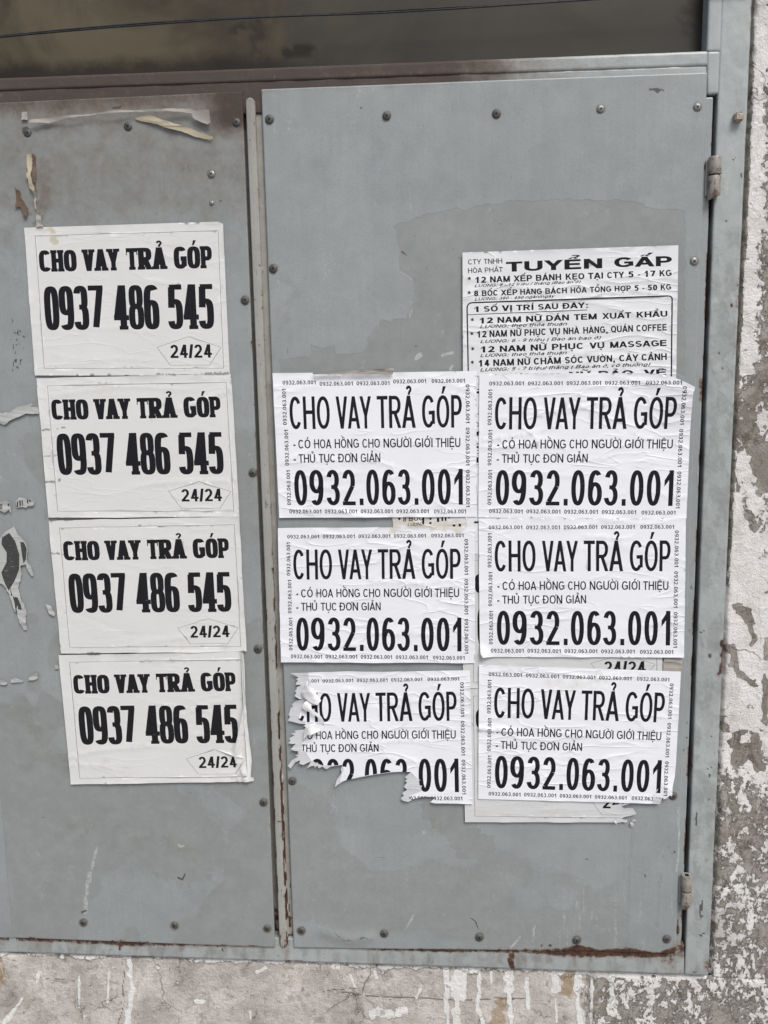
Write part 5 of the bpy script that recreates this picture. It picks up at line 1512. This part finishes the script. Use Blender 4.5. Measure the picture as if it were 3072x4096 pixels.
left_edge = crop(t1, f1, [(160, 126), (85, 130), (165, 170), (230, 205), (180, 225), (215, 245), (185, 290), (180, 318), (270, 318), (185, 370), (200, 385), (165, 420), (190, 450), (155, 500), (240, 553), (330, 553), (180, 580), (110, 650), (140, 670), (95, 700), (60, 820), (85, 850), (45, 910), (130, 930),
                         (240, 960), (350, 968), (300, 1000), (340, 1010), (320, 1055), (240, 1060), (150, 1075), (180, 1100), (100, 1125), (160, 1150), (70, 1200), (90, 1240), (50, 1275), (130, 1290), (180, 1280), (90, 1380), (150, 1400), (230, 1410), (205, 1440), (240, 1450), (170, 1475), (215, 1490),
                         (110, 1560), (50, 1650), (90, 1700), (170, 1590), (250, 1550), (235, 1610), (300, 1630), (430, 1570), (360, 1690), (410, 1660), (480, 1640), (490, 1680), (530, 1645), (555, 1690), (610, 1660), (680, 1705), (760, 1660), (940, 1635), (915, 1710), (930, 1750), (905, 1800), (850, 1880), (815, 2000), (880, 1950), (975, 1893), (1300, 1815)])
low_edge = crop(t2, f2, [(0, 360), (90, 337), (200, 311), (340, 290), (500, 268), (620, 258), (735, 260), (665, 320), (690, 350), (660, 370), (690, 385), (655, 440), (690, 480), (630, 515), (650, 550), (612, 580), (640, 610), (705, 622), (760, 590), (840, 570), (930, 558), (1030, 568), (970, 625), (1000, 638)])
pz = crop(t1, f1, [(385, 60), (385, 200), (400, 320), (330, 740), (262, 760), (240, 800), (232, 850), (218, 885), (262, 915), (330, 920), (330, 1150), (278, 1290), (282, 1390), (330, 1420), (440, 1562), (520, 1605), (622, 1645), (870, 1640), (940, 1635), (960, 1700), (900, 1900), (980, 1893)])+crop(t2, f2, [(200, 305), (500, 262), (735, 262), (820, 352), (850, 360), (832, 370), (840, 420), (872, 430), (858, 450), (865, 490), (700, 560), (720, 610), (1050, 640), (1600, 660)])+[(1905, 2660)]
poster('loan_poster', B5, INK_B, YB-0.0005, 'ripped number-bordered loan poster at the bottom of its column, missing its lower left half', GB, MB, 35, creases=11,
       outline=left_edge[::-1]+[(1250, 2689), (1388, 2684), (1560, 2686), (1880, 2680), (1886, 2950), (1891, 3214), (1735, 3212)]+low_edge[::-1][1:], printzone=pz)
tornposter = [o for o in bpy.data.objects if o.name.startswith('loan_poster')][-1]
b6r = [(2724, 2685.6), (2712, 2900), (2704, 3050), (2699, 3104), (2688, 3145), (2686, 3165), (2685, 3181), (2677, 3176), (2662, 3191), (2643, 3194), (2644, 3202), (2638, 3214)]
l6 = corner_lift(2690, 3170, 0.035, 0.0055, YB)
def b6lift(X, Z):
    a, b = np.array(xz(1913, 2916, YB)), np.array(xz(2060, 2928, YB))
    d = Z-np.interp(X, [a[0], b[0]], [a[1], b[1]])
    t = (1-sstep(b[0]-.02, b[0]+.02, X))
    return l6(X, Z)+0.0030*np.exp(-(np.where(d > 0, d/0.006, d/0.0012))**2)*t
poster('loan_poster', B6, INK_B, YB-0.0008, 'tilted number-bordered loan poster at lower right of its six, torn at one corner', GB, MB, 36, creases=20, lift=b6lift,
       outline=[(1916, 2658.5), (2300, 2671)]+b6r+[(2300, 3205), (1913, 3195.6), (1914, 2930), (1915, 2900)], printzone=[(1900, 2640), (2740, 2660), (2700, 3160), (2660, 3195), (2640, 3192), (2622, 3190), (2612, 3182), (2630, 3160), (2632, 3152), (2622, 3164), (2600, 3240), (1900, 3240)])

# ------------------------------------------------------------------ paper scraps and flaps
def scrap_mesh(name, poly, Y, mats, seed, curl, parent=None, amp=1.0, ink=()):
    return sheet(name, poly, list(ink), Y, mats, seed, 3, curl, grid=0.0022, parent=parent, amp=amp)
def flap(poly_px, mat, seed, h, axis=(0, 1), back=True):
    """free flap of torn paper bulging off the sheet"""
    ol = world(poly_px, YB-0.0012)
    O = np.array(ol); c = O.mean(0)
    a = np.array(axis, float); a /= np.hypot(*a)
    pr = (O-c)@a
    lo, hi = pr.min(), pr.max()
    def curl(X, Z):
        t = ((X-c[0])*a[0]+(Z-c[1])*a[1]-lo)/(hi-lo)
        return h*np.sin(np.clip(t, 0, 1)*math.pi*0.85)**0.9+0.0008*np.sin(X*300+Z*170)
    o = sheet('peeled_flap', ol, [], YB-0.0012, [mat, M_INK], seed, 2, curl, grid=0.002, amp=.6)
    o.parent = tornposter
    o.location = Vector(o.location)-Vector(tornposter.location)
    return o
flap(crop(t1, f1, [(385, 210), (398, 300), (440, 335), (482, 352), (520, 430), (600, 555), (590, 575), (540, 622), (490, 600), (400, 556), (330, 520), (258, 480), (285, 420), (330, 330), (350, 280)]), M_BACK, 51, 0.010, (1, .3))
flap(crop(t1, f1, [(380, 556), (430, 570), (470, 600), (440, 640), (452, 690), (520, 745), (580, 790), (620, 850), (645, 905), (640, 975), (622, 975), (628, 920), (560, 850), (500, 790), (420, 745), (350, 725), (300, 690), (300, 640), (325, 590)]), M_BACK, 52, 0.007, (.5, 1))
flap(crop(t1, f1, [(490, 908), (540, 950), (595, 1035), (560, 1060), (470, 1085), (440, 1110), (400, 1100), (380, 1120), (345, 1160), (330, 1200), (310, 1250), (300, 1235), (320, 1150), (335, 1050), (345, 985), (400, 950)]), M_BACK, 53, 0.009, (1, .4))

YS = YD-0.0016
def curl_fn(h, z0, z1):
    return lambda X, Z: h*np.clip(np.sin((Z-z0)/(z1-z0)*math.pi), 0, 1)
def scrap(name, pts, mat, seed, label, cat, h=0.002, group='torn paper remnants on the left door', ink=(), amp=1.0, step=9, jg=1.3, Y=YS, extra=None):
    ol = world(jag(list(pts)+[pts[0]], jg, step, seed)[:-1], Y)
    r = np.random.default_rng(seed)
    s1, s2, ph = r.uniform(60, 140), r.uniform(60, 140), r.uniform(0, 6)
    def curl(X, Z):
        q = h*(0.5+0.5*np.sin(X*s1+Z*s2+ph))
        return q+(extra(X, Z) if extra is not None else 0)
    o = sheet(name, ol, [[xz(x, y, Y) for x, y in p] for p in ink], Y, [mat, M_INKD], seed, 4, curl, grid=0.0022, amp=amp)
    tag(o, label, cat, group)
    return o
s8 = (50, 400); f8 = 850/1659
# long strip curling at the top of the left door
top_strip = crop(s8, f8, [(150, 166), (230, 155), (330, 142), (430, 133), (560, 126), (700, 106), (800, 93), (1000, 84), (1200, 78), (1390, 74), (1440, 92), (1510, 83), (1545, 92), (1552, 150), (1556, 182), (1530, 198), (1480, 180), (1420, 150), (1405, 112), (1300, 100), (1100, 99), (950, 100), (800, 112), (640, 124), (520, 142), (420, 158), (350, 172), (290, 188), (200, 186), (150, 186)])
def strip_lift(X, Z):
    return 0.006+0*X
scrap('torn_paper', top_strip, M_DUSTY, 61, 'long curled strip of old paper edge at the top of the left door', 'paper scrap', 0.0035, step=14, jg=0.8, extra=lambda X, Z: 0.004+0*X)
scrap('torn_paper', crop(s8, f8, [(955, 140), (1080, 122), (1130, 140), (1200, 165), (1300, 195), (1420, 235), (1560, 285), (1570, 302), (1540, 313), (1440, 292), (1330, 250), (1220, 225), (1150, 200), (1080, 180), (1000, 165)]), M_CREAM, 62, 'cream speckled strip of paper slanting down beneath the curled strip', 'paper scrap', 0.002)
scrap('torn_paper', crop(s8, f8, [(80, 98), (118, 95), (122, 160), (75, 160)]), M_DUSTY, 63, 'small pale paper stub above the upper left screw of the left door', 'paper scrap', 0.003)
scrap('torn_paper', crop(s8, f8, [(110, 424), (152, 420), (160, 470), (155, 540), (150, 575), (160, 640), (185, 700), (190, 735), (172, 735), (150, 700), (135, 680), (133, 640), (118, 585), (128, 560), (115, 500)]), M_CREAM, 64, 'peeling vertical sliver of cream paper near the left edge of the left door', 'paper scrap', 0.004)
scrap('torn_paper', crop(s8, f8, [(152, 420), (184, 440), (186, 560), (186, 640), (192, 735), (185, 700), (165, 640), (155, 575), (160, 500)]), M_BROWN, 65, 'browned paper flake along the right side of the peeling vertical sliver', 'paper scrap', 0.002)
scrap('torn_paper', crop(s8, f8, [(165, 735), (190, 733), (186, 800), (190, 860), (182, 850), (172, 790)]), M_DUSTY, 66, 'narrow white paper tail hanging below the peeling sliver', 'paper scrap', 0.002)
scrap('torn_paper', crop(s8, f8, [(192, 896), (225, 902), (232, 950), (252, 992), (195, 996), (192, 950)]), M_DUSTY, 67, 'little white paper tab touching the top edge of the topmost left poster', 'paper scrap', 0.002)
scrap('torn_paper', crop(s8, f8, [(20, 672), (35, 700), (62, 712), (72, 770), (100, 815), (126, 850), (122, 915), (100, 916), (80, 870), (68, 838), (26, 836), (34, 790), (28, 730)]), M_BROWN, 68, 'brown peeled paper patch left of the vertical sliver', 'paper scrap', 0.002)
s9 = (0, 1600); f9 = 1100/1659
scrap('torn_paper', crop(s9, f9, [(-40, 130), (30, 150), (70, 120), (130, 95), (160, 80), (235, 85), (232, 45), (190, 40), (200, 20), (150, 30), (110, 40), (60, 75), (20, 80), (-40, 60)]), M_SCRAP, 69, 'thin pale paper smear left of the second left poster', 'paper scrap', 0.0006)
gl = []
for x0, x1, y0, y1 in [(3, 8, 628, 655), (12, 17, 628, 655), (3, 17, 625, 631), (3, 17, 652, 658), (50, 60, 622, 640), (104, 112, 612, 645), (120, 128, 605, 640), (134, 140, 600, 636), (166, 174, 598, 624), (178, 190, 600, 612)]:
    gl.append(crop(s9, f9, [(x0, y0), (x1, y0), (x1, y1), (x0, y1)]))
scrap('torn_paper', crop(s9, f9, [(-30, 625), (5, 612), (40, 605), (62, 612), (70, 650), (68, 682), (60, 660), (30, 680), (0, 662), (-30, 665)]), M_SCRAP, 70, 'paper crumb with a cut-off letter at the left picture edge', 'paper scrap', 0.0006, ink=gl[:5])
scrap('torn_paper', crop(s9, f9, [(98, 610), (118, 588), (145, 592), (165, 598), (200, 594), (216, 612), (205, 635), (170, 640), (160, 650), (130, 645), (105, 650)]), M_SCRAP, 71, 'paper crumb with the tops of black letters beside the second left poster', 'paper scrap', 0.0006, ink=gl[5:])
blk = [crop(s9, f9, [(15, 830), (60, 800), (95, 850), (120, 930), (118, 1020), (90, 1090), (55, 1150), (30, 1100), (10, 1040), (40, 980), (42, 920), (10, 870)]), crop(s9, f9, [(125, 852), (150, 860), (165, 900), (160, 960), (145, 985), (135, 930)]), crop(s9, f9, [(62, 1120), (70, 1180), (110, 1190), (130, 1240), (140, 1300), (100, 1290), (90, 1220)])]
scrap('torn_paper', crop(s9, f9, [(-30, 860), (30, 800), (85, 760), (105, 800), (160, 860), (170, 910), (165, 960), (195, 1010), (205, 1060), (190, 1060), (160, 990), (125, 1000), (130, 1060), (110, 1130), (130, 1200), (160, 1260), (160, 1330), (120, 1310), (90, 1270), (60, 1170), (20, 1110), (-30, 1090)]), M_SCRAP, 72, 'ragged scrap with thick black print left of the third left poster', 'paper scrap', 0.001, ink=blk)
s10 = (0, 2400)
scrap('torn_paper', crop(s10, f9, [(95, 0), (150, 20), (162, 90), (140, 100), (160, 125), (165, 180), (145, 180), (120, 130), (95, 60)]), M_SCRAP, 73, 'tapering white paper tail below the ragged black printed scrap', 'paper scrap', 0.001, ink=[crop(s10, f9, [(105, 0), (140, 20), (142, 60), (112, 55)])])
scrap('torn_paper', crop(s10, f9, [(280, 22), (310, 35), (335, 80), (330, 98), (300, 80)]), M_SCRAP, 74, 'tiny white paper fleck close to the left edge of the third left poster', 'paper scrap', 0.0006)
scrap('torn_paper', crop(s10, f9, [(172, 470), (200, 450), (230, 432), (232, 470), (210, 482), (178, 486)]), M_SCRAP, 75, 'white paper fleck left of the lowest left poster, rightmost of its row', 'paper scrap', 0.0006)
scrap('torn_paper', crop(s10, f9, [(68, 480), (100, 462), (125, 480), (148, 480), (135, 496), (95, 498), (68, 498)]), M_SCRAP, 76, 'white paper fleck left of the lowest left poster, in the middle of its row', 'paper scrap', 0.0006)
scrap('torn_paper', crop(s10, f9, [(-10, 490), (25, 480), (48, 490), (46, 505), (-10, 510)]), M_SCRAP, 77, 'white paper fleck at the picture edge left of the lowest left poster', 'paper scrap', 0.0006)
scrap('torn_paper', crop(s10, f9, [(335, 390), (355, 388), (357, 415), (335, 415)]), M_SCRAP, 78, 'tiny raised paper chip touching the upper left edge of the lowest left poster', 'paper scrap', 0.002)
GR = 'torn paper remnants on the right door'
scrap('torn_paper', crop(u2s, u2f, [(628, 870), (665, 865), (685, 900), (682, 935), (645, 942), (630, 900)]), M_TORN, 79, 'tiny white paper bit under the torn corner of the lowest old poster, hanging lowest', 'paper scrap', 0.002, GR, step=5, jg=.8)
scrap('torn_paper', crop(u2s, u2f, [(660, 835), (690, 825), (735, 845), (700, 858), (672, 868), (658, 860)]), M_TORN, 80, 'tiny pointed paper bit to the right of the lowest old poster', 'paper scrap', 0.002, GR, step=5, jg=.8)
scrap('torn_paper', crop(u2s, u2f, [(388, 820), (400, 825), (425, 880), (435, 915), (415, 910), (405, 870)]), M_BACK, 81, 'thin white paper curl hanging from the bottom edge of the lowest old poster', 'paper scrap', 0.003, GR, step=6, jg=.6, Y=YB)
scrap('glue_residue', [(2655, 2632), (2731, 2632), (2729, 2684), (2650, 2680)], M_DUSTY, 82, 'grey glued paper residue right of the cut-off 24/24', 'paper scrap', 0.0003, GR)
scrap('torn_paper', crop((1000, 1450), .6028, [(425, 78), (640, 55), (950, 40), (962, 48), (960, 90), (940, 92), (700, 84), (430, 86)]), M_DUSTY, 83, 'dull grey paper strip above the ridge-folded top edge of a poster', 'paper scrap', 0.0004, GR)
